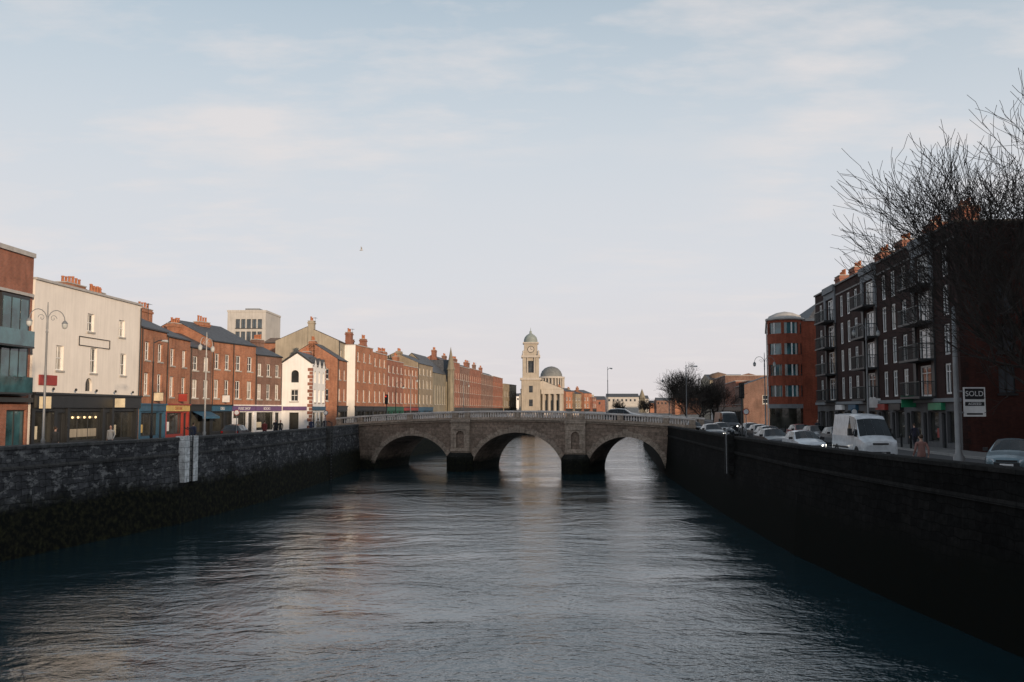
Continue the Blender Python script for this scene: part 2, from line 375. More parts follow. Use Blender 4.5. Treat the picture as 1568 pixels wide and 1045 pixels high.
strip('pavement',l(WR,.45),l(WR,3.2),.13,'pave','b'); strip('pavement',l(FRt,0),l(FRt,-3.0),.13,'pave','b')
for T,o in ((WL,-3.4),(WR,3.6)): strip('yellow_line',l(T,o),l(T,o+.12),.008,'yelline')
mb=MB()
for T,o in ((WL,-5.6),(WR,6.8)):
    for y in range(-30,300,6):
        mb.poly([(interp(T,y)+o,y,.008),(interp(T,y)+o+.12,y,.008),(interp(T,y+2.5)+o+.12,y+2.5,.008),(interp(T,y+2.5)+o,y+2.5,.008)],'wline')
mb.build('lane_markings')
M['quaycop']=stone('quay_coping_stone',(.12,.115,.11),(.085,.085,.085),(.04,.04,.04),1.4,.4,None,.02,.4,spec=.15)
M['quaycopR']=stone('quay_coping_shaded',(.028,.027,.026),(.02,.02,.02),(.011,.011,.011),1.4,.4,None,.02,.4,spec=.08)  # darkened copy of the quay coping; right-bank shade held in the colour
M['ladst']=stone('pale_ladder_stone',(.85,.85,.84),(.75,.75,.74),(.4,.4,.4),.8,.45,None,.02,.3)
def quay(T,s,mat):
    mb=MB(); Y=[-300,-200,-100]+list(range(-60,331,3))
    def L_(o,z): return [Vector((interp(T,y)+o*s,y,z)) for y in Y]
    cp='quaycop' if s>0 else 'quaycopR'
    mb.grid([L_(.55,-7),L_(.0,-.05)],mat,smooth=False)
    mb.grid([L_(.0,-.05),L_(.07,-.05),L_(.07,.12),L_(.0,.12)],cp,smooth=False)
    mb.grid([L_(.0,.12),L_(.0,.92)],mat,smooth=False)
    mb.grid([L_(.0,.92),L_(.06,.92),L_(.06,1.06),L_(.0,1.1),L_(-.45,1.1),L_(-.5,1.06),L_(-.5,.92),L_(-.45,.92)],cp,smooth=False)
    mb.grid([L_(-.45,.92),L_(-.45,-.1)],mat,smooth=False)
    return mb.build('quay_wall')
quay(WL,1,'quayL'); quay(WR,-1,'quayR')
def ladder(T,s,y,mat,rail,zb,w=1.5,zl=-4.6,pw=.42):
    p0=(interp(T,y),y); p1=(interp(T,y+w),y+w); F,L=frame(p0,p1,s); mb=MB()
    F.o=F.o+F.O*.18
    mb.box(F,0,pw,-.4,.26,zb,1.16,mat); mb.box(F,L-pw,L,-.4,.26,zb,1.16,mat); mb.box(F,pw+.001,L-pw-.001,-.4,.02,zb,1.12,'quaycop' if s>0 else 'quaycopR')
    for u in (pw+.08,L-pw-.08): mb.tube([F(u,.2,zl),F(u,.2,1.5),F(u,-.2,1.7)],.035,6,rail)
    z=zl+.1
    while z<1.1: mb.tube([F(pw+.08,.2,z),F(L-pw-.08,.2,z)],.025,5,rail); z+=.3
    return mb.build('quay_ladder')
ladder(WL,1,57.3,'ladst','dmetal',-1.7,1.75,-1.7,.6); ladder(WR,-1,60,'quaycopR','metal',-1.4,1.3,-1.4); ladder(WL,1,92,'quaycop','dmetal',-1.6,1.5)
# ---------------------------------------------------------------- water
def water():
    m,nt,b=new('river_water')
    g=N(nt,'ShaderNodeNewGeometry'); P=g.outputs['Position']
    b.inputs['Roughness'].default_value=.06; b.inputs['IOR'].default_value=2.25
    w=N(nt,'ShaderNodeTexNoise'); w.inputs['Scale'].default_value=.09; w.inputs['Detail'].default_value=3; nt.links.new(P,w.inputs[0])
    wa=N(nt,'ShaderNodeVectorMath',operation='MULTIPLY_ADD'); nt.links.new(w.outputs['Color'],wa.inputs[0]); wa.inputs[1].default_value=(7,7,0); nt.links.new(P,wa.inputs[2])
    v=wa.outputs[0]
    a=noise(nt,scalevec(nt,v,(.7,1.0,1)),.55,3,.55); c=noise(nt,scalevec(nt,v,(.8,1.1,1)),2.1,3,.6); f=noise(nt,scalevec(nt,P,(.8,1.1,1)),6.5,3,.6)
    calm=noise(nt,scalevec(nt,v,(.05,.12,1)),1,4,.6)
    def mm(x,y,op='MULTIPLY'):
        n=N(nt,'ShaderNodeMath',operation=op)
        for s_,i in ((x,0),(y,1)):
            if isinstance(s_,(int,float)): n.inputs[i].default_value=s_
            else: nt.links.new(s_,n.inputs[i])
        return n.outputs[0]
    amp=ramp(nt,calm,[(.40,.3),(.60,1.0)])
    h=mm(mm(a,.10),mm(mm(mm(c,.062),mm(f,.024),'ADD'),amp),'ADD')
    bump(nt,b,h,1.0,1.0)
    n=noise(nt,scalevec(nt,v,(.1,.1,1)),1,4); nt.links.new(mix(nt,(.006,.024,.032),(.014,.040,.050),n),b.inputs['Base Color'])
    return m
M['water']=water()
mb=MB(); mb.poly([(-60,-300,-4.2),(60,-300,-4.2),(60,338,-4.2),(-60,338,-4.2)],'water'); mb.build('river_water')

# ---------------------------------------------------------------- arched walls & bridges
def arched(mb,F,u0,u1,bot,top,holes,mat,depth,soff,step=.35):
    us={u0,u1}; n=int((u1-u0)/step)+1
    for i in range(n): us.add(u0+(u1-u0)*i/n)
    for c,hw,zb,zs_,ri in holes:
        us={u for u in us if not(c-hw<=u<=c+hw)}
        for i in range(25): us.add(c-hw*math.cos(math.pi*i/24))
    us=sorted(us)
    def hole(u):
        for h in holes:
            if h[0]-h[1]<u<h[0]+h[1]: return h
    def az(h,u): return h[3]+h[4]*math.sqrt(max(0,1-((u-h[0])/h[1])**2))
    for a,b in zip(us,us[1:]):
        h=hole((a+b)/2)
        if not h: mb.poly([F(a,0,bot(a)),F(b,0,bot(b)),F(b,0,top(b)),F(a,0,top(a))],mat)
        else:
            za,zb2=az(h,a),az(h,b)
            mb.poly([F(a,0,za),F(b,0,zb2),F(b,0,top(b)),F(a,0,top(a))],mat)
            mb.poly([F(a,0,za),F(b,0,zb2),F(b,-depth,zb2),F(a,-depth,za)],soff,True)
            if h[2] is not None and h[2]>bot(a): 
                mb.poly([F(a,0,bot(a)),F(b,0,bot(b)),F(b,0,h[2]),F(a,0,h[2])],mat); mb.poly([F(a,0,h[2]),F(b,0,h[2]),F(b,-depth,h[2]),F(a,-depth,h[2])],soff)
    for h in holes:
        for sgn in (-1,1):
            u=h[0]+sgn*h[1]; zb=h[2] if h[2] is not None else bot(u); mb.poly([F(u,0,zb),F(u,0,h[3]),F(u,-depth,h[3]),F(u,-depth,zb)],soff)
def bridge(name,p0,p1,width,holes,piers,ctop,detail=True):
    F,L=frame(p0,p1,1); mb=MB()
    Bk=Fr(F(L,-width,0),(-F.U)[:2],(-F.O)[:2])
    bot=lambda u:-6.5
    arched(mb,F,-3,L+3,bot,ctop,[(c,hw,None,zs_,ri) for c,hw,zs_,ri in holes],'bridge',width,'bridge')
    arched(mb,Bk,-3,L+3,bot,lambda u:ctop(L-u),[(L-c,hw,None,zs_,ri) for c,hw,zs_,ri in holes],'bridge',.3,'bridge')
    for c,hw,zs_,ri in holes:
        n=27
        for i in range(n):
            t0=math.pi*i/n+.006; t1=math.pi*(i+1)/n-.006; e=.62 if i%2==0 else .5
            if i==n//2: e=.85
            f=lambda t,k:(c+(hw+k)*math.cos(t),zs_+(ri+k)*math.sin(t))
            q=[f(t0,.0),f(t1,.0),f(t1,e),f(t0,e)]
            mb.poly([F(u,.06,z) for u,z in q],'bridge2')
            for (a,b) in ((0,1),(1,2),(2,3),(3,0)): mb.poly([F(q[a][0],.06,q[a][1]),F(q[b][0],.06,q[b][1]),F(q[b][0],-.05,q[b][1]),F(q[a][0],-.05,q[a][1])],'bridge2')
    us=[-3+(L+6)*i/48 for i in range(49)]
    mb.grid([[F(u,-.0,ctop(u)-.02) for u in us],[F(u,-width,ctop(u)-.02) for u in us]],'asphalt',smooth=False)
    for d0,s in ((0,1),(-width,-1)):
        def P(o,z): return [F(u,d0+s*o,ctop(u)+z) for u in us]
        mb.grid([P(-.1,-.34),P(.14,-.30),P(.16,-.16),P(.30,-.10),P(.30,.04),P(.02,.06),P(.02,.2),P(-.38,.2),P(-.38,.0)],'bridge2',smooth=False)
        mb.grid([P(.05,.74),P(.08,.80),P(.08,.92),P(-.4,.94),P(-.42,.8),P(-.4,.74),P(.05,.74)],'balus',smooth=False)
        dies=[-2.6,0.2]+[p for p in piers]+[L-.2,L+2.6]
        dl=sorted(dies+[(a+b)/2 for a,b in zip(sorted(dies),sorted(dies)[1:]) if b-a>6])
        for dd in dl: 
            for sg in (-1,1):
                if dd in piers or sg==1:
                    uu=dd if dd not in piers else dd+sg*.75
                    mb.box(F,uu-.32,uu+.32,min(d0+s*.06,d0-s*.4),max(d0+s*.06,d0-s*.4),ctop(uu)+.16,ctop(uu)+.97,'bridge2')
        if detail:
            u=-2.8
            while u<L+2.8:
                if all(abs(u-x)>.4 for x in dl if x not in piers) and all(abs(u-x)>1.1 for x in piers):
                    c=F(u,d0-s*.12,ctop(u)+.2); mb.lathe(c,[(.09,0),(.07,.06),(.11,.2),(.06,.40),(.09,.5),(.09,.56)],6,'balus')
                u+=.30
        else: mb.grid([P(-.1,.2),P(-.1,.8)],'balus',smooth=False)
    for p in piers:
        G=Fr(F(p,.28,0),F.U[:2],F.O[:2]); zt=ctop(p)-.36
        if detail:
            arched(mb,G,-1.15,1.15,lambda u:-4.8,lambda u:zt,[(0,.48,-1.55,-.1,.48)],'bridge2',.5,'bridge')
            mb.poly([G(-.49,-.5,-1.56),G(.49,-.5,-1.56),G(.49,-.5,.4),G(-.49,-.5,.4)],'pier')  # niche back takes the dark pier masonry, darker than its surround
            for sg in (-1,1): mb.poly([G(1.15*sg,0,-4.8),G(1.15*sg,0,zt),G(1.15*sg,-.4,zt),G(1.15*sg,-.4,-4.8)],'bridge2')
            mb.box(G,-1.2,1.2,-.1,.12,-1.95,-1.7,'bridge2'); mb.box(G,-.75,.75,-.1,.09,.55,.75,'bridge2')
            mb.box(G,-1.25,1.25,-.2,.14,zt-.0,zt+.42,'bridge2')
            for sg in (-1,1): mb.box(G,sg*.95-.14,sg*.95+.14,-.1,.07,-1.69,.54,'bridge2')
        q=[(-1.55,-.4),(-1.55,.25),(-1.0,1.0),(0,1.45),(1.0,1.0),(1.55,.25),(1.55,-.4)]
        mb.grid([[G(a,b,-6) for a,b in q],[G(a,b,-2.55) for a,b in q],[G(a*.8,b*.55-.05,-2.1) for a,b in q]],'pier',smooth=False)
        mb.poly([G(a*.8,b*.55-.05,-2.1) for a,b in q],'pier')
    return mb.build(name),F,L
ct=lambda u:1.0+.78*(1-((u-18.5)/20.5)**2)
br,BF,BL=bridge('stone_arch_bridge',(-18.4,110),(16.8,99),10,[(7.0,4.8,-4.2,4.0),(19.85,5.4,-4.2,4.45),(32.25,4.35,-4.2,4.05)],[13.1,26.7],ct)
bridge('stone_arch_bridge',(1.5,268),(39,262),10,[(8,5,-3.2,2.6),(19,5.2,-3.2,2.9),(30,5,-3.2,2.6)],[13.5,24.5],lambda u:.9+.4*(1-((u-19)/19)**2),False)
mb=MB()
mb.poly([BF(-3,-.3,ct(-3)-.03),BF(-3,-9.7,ct(-3)-.03),BF(-9,-9.7,.01),BF(-9,-.3,.01)],'asphalt'); mb.poly([BF(BL+3,-.3,ct(BL+3)-.03),BF(BL+3,-9.7,ct(BL+3)-.03),BF(BL+9,-9.7,.01),BF(BL+9,-.3,.01)],'asphalt')
mb.build('bridge_approach_road')

# ---------------------------------------------------------------- left bank buildings
F,L=frame((-32.6,46),(-32.25,61.1)); mb=MB()
w=[]
for k in range(5):
    u=.6+k*3.0
    for z in (.3,4.0,7.0): w.append((u,u+2.3,z,z+2.5,'teal'))
facade(mb,F,L,0,13,w,'red_brick')
E=Fr(F(0,-10,0),F.O[:2],(-F.U)[:2]); G=Fr(F(L,-10,0),F.O[:2],F.U[:2])
facade(mb,E,10,0,13,[],'red_brick'); facade(mb,G,10,0,13,[],'red_brick')
mb.box(F,0,L,-10,.15,13,13.3,'coping'); mb.box(F,-.05,L-.3,0.05,.5,3.3,3.6,'dframe'); mb.box(F,0,L-.3,-.02,.3,10.3,10.5,'coping')
for z in (3.9,6.9):
    mb.box(F,7,13.6,-.02,1.1,z-.12,z,'dframe'); mb.box(F,7,13.6,1.05,1.08,z,z+1.0,'glasst')
mb.box(F,11,14.2,.02,.35,3.7,10.2,'dframe'); 
for k in range(3): mb.box(F,11.15+k,12.0+k,.351,.37,3.9,10.0,'glasst')
mb.box(F,-2,12,-9,-2,13.3,15.2,'slate')
mb.build('modern_brick_building')
F,L=frame((-32.2,61.3),(-31.5,77.3)); mb=MB(); H=11.6
w=[]
for u,z,ww,h in ((7.6,8.7,1.0,1.35),(12.6,8.7,1.0,1.35),(3.4,5.6,1.0,1.75),(8.2,5.6,1.0,1.9),(13.0,5.6,1.0,1.75)): w.append((u-ww/2,u+ww/2,z,z+h,'sash'))
sw=[(.5,3.0,.5,2.7,'shop'),(3.4,4.4,.05,2.6,'door'),(5.0,9.6,.5,2.7,'shop'),(10.1,11.1,.05,2.6,'door'),(11.6,15.4,.5,2.7,'shop')]
facade(mb,F,L,0,3.9,sw,'black_p')
facade(mb,F,L,3.9,4.2,[],'cream'); 
arched(mb,F,0,L,lambda u:4.2,lambda u:5.5,[(7.6,.5,None,4.7,.5)],'cream',.2,'cream'); mb.poly([F(7.1,-.2,4.2),F(8.1,-.2,4.2),F(8.1,-.2,5.25),F(7.1,-.2,5.25)],'glass')
facade(mb,F,L,5.5,H,w,'cream')
mb.box(F,.05,L-.05,-.04,.22,2.95,3.85,'black_p'); mb.box(F,0,L,-.04,.36,3.85,4.0,'black_p'); mb.box(F,-.03,L+.03,-.35,.14,H,H+.16,'coping')
for u in (.2,4.7,9.85,11.35,15.6): mb.box(F,u-.18,u+.18,-.03,.12,0,2.94,'black_p')
mb.box(F,5.9,10.6,.02,.07,7.55,7.60,'dmetal'); mb.box(F,5.9,10.6,.02,.07,8.2,8.25,'dmetal'); mb.box(F,5.9,5.95,.02,.07,7.60,8.2,'dmetal'); mb.box(F,10.55,10.6,.02,.07,7.60,8.2,'dmetal')
mb.box(F,.8,3.0,.02,.1,4.5,5.2,'red_p')
mb.box(F,5.2,9.4,-.245,-.23,.8,1.4,'tan_r')
for u in (5.6,6.4,7.3,8.1,9.0): mb.lathe(F(u,-.1,2.25),[(.02,-.09),(.08,-.05),(.08,.05),(.02,.08)],8,'warm')
for u in (2,5,8,11,14): mb.lathe(F(u,.42,4.2),[(.02,-.05),(.09,0),(.09,.12),(.02,.15)],6,'dmetal')
mb.tube([F(L-.25,.1,4),F(L-.25,.1,H-.2)],.05,6,'dmetal'); mb.box(F,11.2,11.26,.3,1.1,3.0,3.7,'cream_p'); mb.box(F,.5,.56,.3,1.1,2.9,3.7,'cream_p')
E=Fr(F(0,-10,0),F.O[:2],(-F.U)[:2]); G=Fr(F(L,-10,0),F.O[:2],F.U[:2]); facade(mb,E,10,0,H,[],'cream'); facade(mb,G,10,0,H,[],'cream')
mb.poly([F(0,-.01,H-.3),F(L,-.01,H-.3),F(L,-10,H-.3),F(0,-10,H-.3)],'slate')
chimney(mb,F,11.0,-3.5,H-.4,12.75,3.0,.9,'or_brick',6); chimney(mb,F,15,-3.5,H-.4,12.5,2.0,.9,'or_brick',4)
ob=mb.build('cream_shop_building')
house('brick_house',(-31.5,77.4),(-31.5,83.2),9.9,9,'or_brick',2,((4.1,1.9),(7.1,1.6)),'blue_p',chim=((1.0,-4.5,2.2,12.9),),rh=2.3,hang='cream_p')
house('brick_house',(-31.5,83.2),(-31.5,89.3),9.6,9,'or_brick',2,((4.0,1.9),(6.9,1.6)),'red_p',fascia='yel_p',chim=((5.6,-4.5,2.6,12.6),),rh=2.0,sign=[('CAFE BAR',3,'red_p')],hang='red_p')
house('brick_house',(-31.5,89.3),(-30.6,93.1),9.0,9,'brown_brick',2,((4.0,1.8),(6.7,1.4)),'black_p',rh=2.0,wwid=.95,cm='or_brick',chim=((3.4,-4,1.6,11.6),),awn='blue_p')
house('brick_house',(-30.6,93.1),(-29.7,97.0),9.9,9,'or_brick',2,((4.0,1.9),(7.0,1.6)),'black_p',fascia='blue_p',rh=2.2,wwid=.95,sign=[('DELI',2,'white_p')],hang='white_p')
house('brick_house',(-29.7,97.0),(-28.5,101.5),9.9,9,'or_brick',2,((4.0,1.9),(7.0,1.6)),'white_p',fascia='purple_p',rh=2.2,chim=((.3,-4,1.8,12.2),),sign=[('MUSIC SHOP',2.3,'white_p')])
house('brick_house',(-28.5,101.5),(-26.95,106.9),9.0,8,'brown_brick',3,((4.0,1.7),(6.6,1.4)),'white_p',fascia='purple_p',rh=1.8,wwid=.9,chim=((5.2,-3,1.6,11),),sign=[('BOOKS',2.3,'white_p')])
# white corner house with brick quoins
F,L=frame((-23.4,107),(-23.4,115)); mb=MB(); H=8.2
E=Fr((-26.9,107),(1,0),(0,-1))
facade(mb,E,3.5,0,5.6,[(1.0,1.9,3.8,5.2,'sashd'),(.9,2.0,.2,2.5,'shop')],'white')
arched(mb,E,0,3.5,lambda u:5.6,lambda u:H,[(1.5,.45,6.0,7.0,.45)],'white',.22,'white'); mb.poly([E(1.0,-.22,5.9),E(2,-.22,5.9),E(2,-.22,7.6),E(1,-.22,7.6)],'glass')
mb.poly([E(-.1,0,H),E(3.5,0,H),E(1.7,0,H+1.2)],'white')
for (a,b) in (((-.15,H-.05),(1.7,H+1.3)),((1.7,H+1.3),(3.55,H-.05))):
    mb.poly([E(a[0],.12,a[1]),E(b[0],.12,b[1]),E(b[0],.12,b[1]+.2),E(a[0],.12,a[1]+.2)],'dframe'); mb.poly([E(a[0],.12,a[1]+.2),E(b[0],.12,b[1]+.2),E(b[0],-7.9,b[1]+.2),E(a[0],-7.9,a[1]+.2)],'slate')
facade(mb,F,8,0,5.6,[(.8,2.6,.4,2.5,'shop'),(3.2,4.2,.05,2.5,'door'),(4.8,7.2,.4,2.5,'shop'),(1.2,2.1,3.7,5.2,'sashd'),(3.6,4.5,3.7,5.2,'sashd'),(6,6.9,3.7,5.2,'sashd')],'white')
arched(mb,F,0,8,lambda u:5.6,lambda u:H,[(1.65,.45,6.0,7.0,.45),(4.05,.45,6.0,7.0,.45),(6.45,.45,6.0,7.0,.45)],'white',.22,'white')
for c in (1.65,4.05,6.45):
    mb.poly([F(c-.5,-.22,5.9),F(c+.5,-.22,5.9),F(c+.5,-.22,7.6),F(c-.5,-.22,7.6)],'glass')
    mb.poly([F(c-1.0,.02,H-.3),F(c+1.0,.02,H-.3),F(c,.02,H+.8)],'white'); mb.poly([F(c-1.1,.1,H-.3),F(c,.1,H+.85),F(c,-1.7,H+.85),F(c-1.1,-1.7,H-.3)],'slate'); mb.poly([F(c+1.1,.1,H-.3),F(c,.1,H+.85),F(c,-1.7,H+.85),F(c+1.1,-1.7,H-.3)],'slate')
z=.2; k=0
while z<H-.5:
    mb.box(E,3.0 if k%2 else 3.2,3.53,-.03,.03,z,z+.36,'red_brick'); mb.box(F,-.0,.5 if k%2 else .3,-.03,.032,z,z+.36,'red_brick'); mb.box(F,7.6,8.02,-.03,.03,z,z+.36,'red_brick'); z+=.42; k+=1
mb.box(F,.3,7.5,-.02,.14,2.75,3.2,'blue_p'); mb.box(E,.2,2.95,-.02,.14,2.75,3.2,'purple_p')
G=Fr((-26.9,115),(1,0),(0,1)); facade(mb,G,3.5,0,H,[],'white'); mb.poly([G(0,0,H),G(3.5,0,H),G(1.7,0,H+1.2)],'white')
chimney(mb,F,7.2,-2.2,H,H+1.8,1.4,.8,'red_brick',3)
mb.build('white_corner_house')
house('brick_house',(-23.3,122),(-23.1,128),9.6,7,'or_brick',2,((4.0,1.7),(6.9,1.4)),'black_p',endwins=((4.8,5.8,4,5.6,'sash'),(4.8,5.8,6.9,8.3,'sash')),chim=((.6,-3.5,1.2,12),))
house('tan_gable_house',(-24.6,129.5),(-24.6,137),12.6,9,'tan_r',2,((4,1.7),(7,1.6),(10,1.4)),None,gable='tan_r',roofm='tile',rh=2.0,chim=((.5,-4,1.2,15.4),),cm='tan_r')
house('white_gable_house',(-23.0,134),(-21.8,143),12.3,3.6,'or_brick',3,((4,1.8),(7,1.8),(10,1.4)),'black_p',gable='white',rh=.9,roof='parapet',chim=((.7,-1.2,1.2,14.2),(8.5,-1.4,1.3,13.8)),cm='red_brick')
def P2(y): return (-22.9+.122*(y-134),y)
house('brick_house',P2(143.1),P2(151.5),11.8,9,'or_brick',3,((4,1.8),(7,1.8),(9.7,1.3)),'black_p',roof='parapet',rh=1.6,chim=((.8,-4,2,13.9),(7.8,-4,2,13.6)),cm='red_brick')
house('brick_house',P2(151.6),P2(163),11.1,9,'red_brick',4,((4,1.8),(6.8,1.7),(9.1,1.2)),'green_p',roof='parapet',rh=1.5,chim=((1,-4,2.2,13.1),(10,-4,2.2,13.1)))
house('brick_house',P2(163.1),P2(174.5),10.7,9,'or_brick',4,((4,1.8),(6.8,1.7),(9.1,1.2)),'black_p',roof='parapet',rh=1.5,chim=((1,-4,2.2,13.2),(10,-4,2.2,12.9)),fascia='red_p')
house('brick_house',P2(174.6),P2(188),11.8,9,'tan_brick',4,((4,1.8),(7,1.7),(9.6,1.3)),'blue_p',roof='pitch',rh=2,chim=((1,-4,2.2,14),))
F,L=frame(P2(188.2),P2(207)); mb=MB(); H=10.5
wch=[(2+i*2.6,2.9+i*2.6,4,8,'sashd') for i in range(5)]
facade(mb,F,14,0,H,wch,'church'); E=Fr(F(0,-9,0),F.O[:2],(-F.U)[:2]); facade(mb,E,9,0,H,[],'church'); mb.poly([E(0,0,H),E(9,0,H),E(4.5,0,H+4)],'church')
mb.poly([F(-.1,.2,H),F(14,.2,H),F(14,-4.5,H+4.1),F(-.1,-4.5,H+4.1)],'slate'); mb.poly([F(-.1,-9.2,H),F(14,-9.2,H),F(14,-4.5,H+4.1),F(-.1,-4.5,H+4.1)],'slate')
Gf=Fr(F(14,.8,0),F.U[:2],F.O[:2]); facade(mb,Gf,4.8,0,9,[(1.7,3.1,.3,3,'door'),(1.6,3.2,5,8.5,'sashd')],'church'); mb.poly([Gf(0,0,9),Gf(4.8,0,9),Gf(2.4,0,14)],'church')
Ge=Fr(Gf(0,-9,0),F.O[:2],(-F.U)[:2]); facade(mb,Ge,9,0,9,[],'church')
mb.poly([Gf(0,.1,9),Gf(2.4,.1,14),Gf(2.4,-9,14),Gf(0,-9,9)],'slate'); mb.poly([Gf(4.8,.1,9),Gf(2.4,.1,14),Gf(2.4,-9,14),Gf(4.8,-9,9)],'slate')
mb.lathe(Gf(.3,.2,0),[(.8,0),(.8,11.5),(1.0,11.7),(.8,12.2),(.0,16.8)],8,'church',False)
mb.build('stone_church')
house('brick_house',P2(207.2),P2(219),13.8,9,'red_brick',4,((4,1.8),(7,1.8),(10,1.6)),'black_p',roof='parapet',rh=2,chim=((1,-4,2.2,16.4),))
house('brick_house',P2(219.1),P2(233),13.2,9,'brown_brick',5,((4,1.8),(7,1.8),(10,1.6)),'black_p',roof='parapet',rh=2,chim=((1,-4,2.2,15.8),(13,-4,2.2,15.8)))
house('brick_house',P2(233.1),P2(252),13.4,9,'red_brick',6,((4,1.8),(7,1.8),(10,1.6)),'black_p',roof='parapet',rh=2,chim=((1,-4,2.2,15.8),(17,-4,2.2,15.8)))
house('brick_house',P2(252.1),P2(275),12.7,9,'brown_brick',7,((4,1.8),(7,1.8),(10,1.6)),'black_p',roof='parapet',rh=2,chim=((1,-4,2.2,15.8),(12,-4,2.2,15.8)))
house('brick_house',P2(275.1),P2(297),12.9,9,'red_brick',7,((4,1.8),(7,1.8),(10,1.4)),'black_p',roof='parapet',rh=2,chim=((1,-4,2.2,15.5),))
house('brick_house',(-2.6,299),(1.5,318),11.3,12,'tan_brick',6,((4,1.8),(7.2,1.8)),'black_p',roof='parapet',rh=1.5,gable='tan_brick')
# bell tower church (classical)
mb=MB(); X0,Y0=6.2,303
def B(x0,x1,y0,y1,z0,z1,m): mb.box(W,x0,x1,y0,y1,z0,z1,m)
B(X0-3.1,X0+3.1,Y0-3.1,Y0+3.1,0,12.6,'lime'); B(X0-3.5,X0+3.5,Y0-3.5,Y0+3.5,12.6,13.3,'lime2')
B(X0-2.7,X0+2.7,Y0-2.7,Y0+2.7,13.3,15,'lime')
for sx in (-1,1):
    for sy in (-1,1):
        B(X0+sx*2.1-.6,X0+sx*2.1+.6,Y0+sy*2.1-.6,Y0+sy*2.1+.6,15,20,'lime')
        mb.lathe((X0+sx*1.15,Y0+sy*2.55,15),[(.28,0),(.24,4.8),(.35,5)],10,'lime2')
B(X0-1.6,X0+1.6,Y0-1.6,Y0+1.6,15,20,'glass'); B(X0-1.49,X0+1.49,Y0-2.3,Y0+2.3,18.9,19.98,'lime')
B(X0-3.1,X0+3.1,Y0-3.1,Y0+3.1,20,20.7,'lime2')
B(X0-2.2,X0+2.2,Y0-2.2,Y0+2.2,20.7,24.6,'lime'); B(X0-2.6,X0+2.6,Y0-2.6,Y0+2.6,24.6,25.1,'lime2')
for sx in (-1,1):
    mb.lathe((X0+sx*2.5,Y0-2.5,20.7),[(.4,0),(.45,.5),(.2,.8),(.35,1.2),(.0,1.8)],8,'lime2')
mb.poly([Vector((X0+.95*math.cos(a*math.pi/12),Y0-2.25,22.7+.95*math.sin(a*math.pi/12))) for a in range(24)],'lime2')
mb.poly([Vector((X0+1.15*math.cos(a*math.pi/12),Y0-2.23,22.7+1.15*math.sin(a*math.pi/12))) for a in range(24)],'dmetal')
B(X0-.06,X0+.06,Y0-2.3,Y0-2.27,22.7,23.5,'dmetal'); B(X0,X0+.6,Y0-2.3,Y0-2.27,22.65,22.77,'dmetal')
mb.lathe((X0,Y0,25.1),[(2.3,0),(2.25,.9),(1.95,1.8),(1.3,2.5),(.65,2.9),(.4,3.1),(.4,3.7),(.1,4.0),(.05,5.0)],16,'copper')
B(X0-3.1,X0+11,Y0+3.1,Y0+28,0,9.8,'lime'); mb.poly([(X0-3.1,Y0+3.05,9.8),(X0+11,Y0+3.05,9.8),(X0+3.95,Y0+3.05,12.6)],'lime2')
mb.poly([(X0-3.3,Y0+3.0,9.8),(X0+3.95,Y0+3.0,12.7),(X0+3.95,Y0+28,12.7),(X0-3.3,Y0+28,9.8)],'slate'); mb.poly([(X0+11.2,Y0+3.0,9.8),(X0+3.95,Y0+3.0,12.7),(X0+3.95,Y0+28,12.7),(X0+11.2,Y0+28,9.8)],'slate')
for i in range(4): mb.lathe((X0+4.2+i*1.9,Y0+2.2,0),[(.5,0),(.42,7.8),(.6,8.1)],10,'lime2')
B(X0+3.5,X0+11,Y0+1.6,Y0+3.2,8.1,9.6,'lime2'); 
for i in range(3): B(X0+4.9+i*1.9,X0+5.4+i*1.9,Y0+3.0,Y0+3.3,1,6,'glass')
for z in (4,8.5): B(X0-.6,X0+.6,Y0-3.16,Y0-3.08,z,z+2.2,'glass')
mb.build('clock_tower_church')
mb=MB(); c=(21.5,500,0)
mb.lathe(c,[(6.0,10),(6.0,20.0),(6.4,20.1),(6.4,21.0)],32,'lime2'); mb.lathe(c,[(6.0,21.0),(5.9,22.2),(5.1,24.0),(3.6,25.5),(1.8,26.3),(0,26.6)],32,'lead')
for i in range(24):
    a=i*math.pi/12; mb.lathe((c[0]+6.8*math.cos(a),c[1]+6.8*math.sin(a),12),[(.45,0),(.4,7.6),(.5,8.0)],8,'lime2')
    if i%2: mb.box(W,c[0]+6.05*math.cos(a)-.3,c[0]+6.05*math.cos(a)+.3,c[1]+6.05*math.sin(a)-.2,c[1]+6.05*math.sin(a)+.2,14,18,'glass')
mb.lathe(c,[(7.4,19.9),(7.4,20.8),(6.1,20.9)],32,'lime2'); mb.lathe(c,[(8.6,0),(8.6,12),(6.0,12)],32,'lime',False)
mb.box(W,4,44,492,530,0,11,'lime'); mb.build('domed_courthouse')
for i,(x0,x1,y,h,m_) in enumerate(((25,29.5,428,11.5,'or_brick'),(29.7,34,432,10.5,'tan_brick'),(34.2,38.5,436,10.8,'or_brick'),(38.7,41,440,8.5,'red_brick'))):
    house('brick_house',(x0,y),(x1,y+6),h,9,m_,3,((4,1.8),(7.2,1.6)),'black_p',roof='pitch',rh=1.6,chim=((.6,-4,1.5,h+2.6),))
F,L=frame((-59.4,190),(-51.4,190)); mb=MB(); w=[]
facade(mb,F,8,0,23.2,[(1.7+i*1.15,2.6+i*1.15,z,z+1.9,'dk') for i in range(5) for z in (12,14.6,17.2,19.8)],'pale_c')
facade(mb,Fr(F(8,-12,0),F.O[:2],F.U[:2]),12,0,23.2,[],'pale_c'); facade(mb,Fr(F(0,-12,0),F.O[:2],(-F.U)[:2]),12,0,23.2,[],'pale_c'); mb.box(F,-.1,8.1,-12,.1,23.2,23.6,'pale_c'); mb.box(F,2.5,5.5,-8,-4,23.6,24.4,'metal')
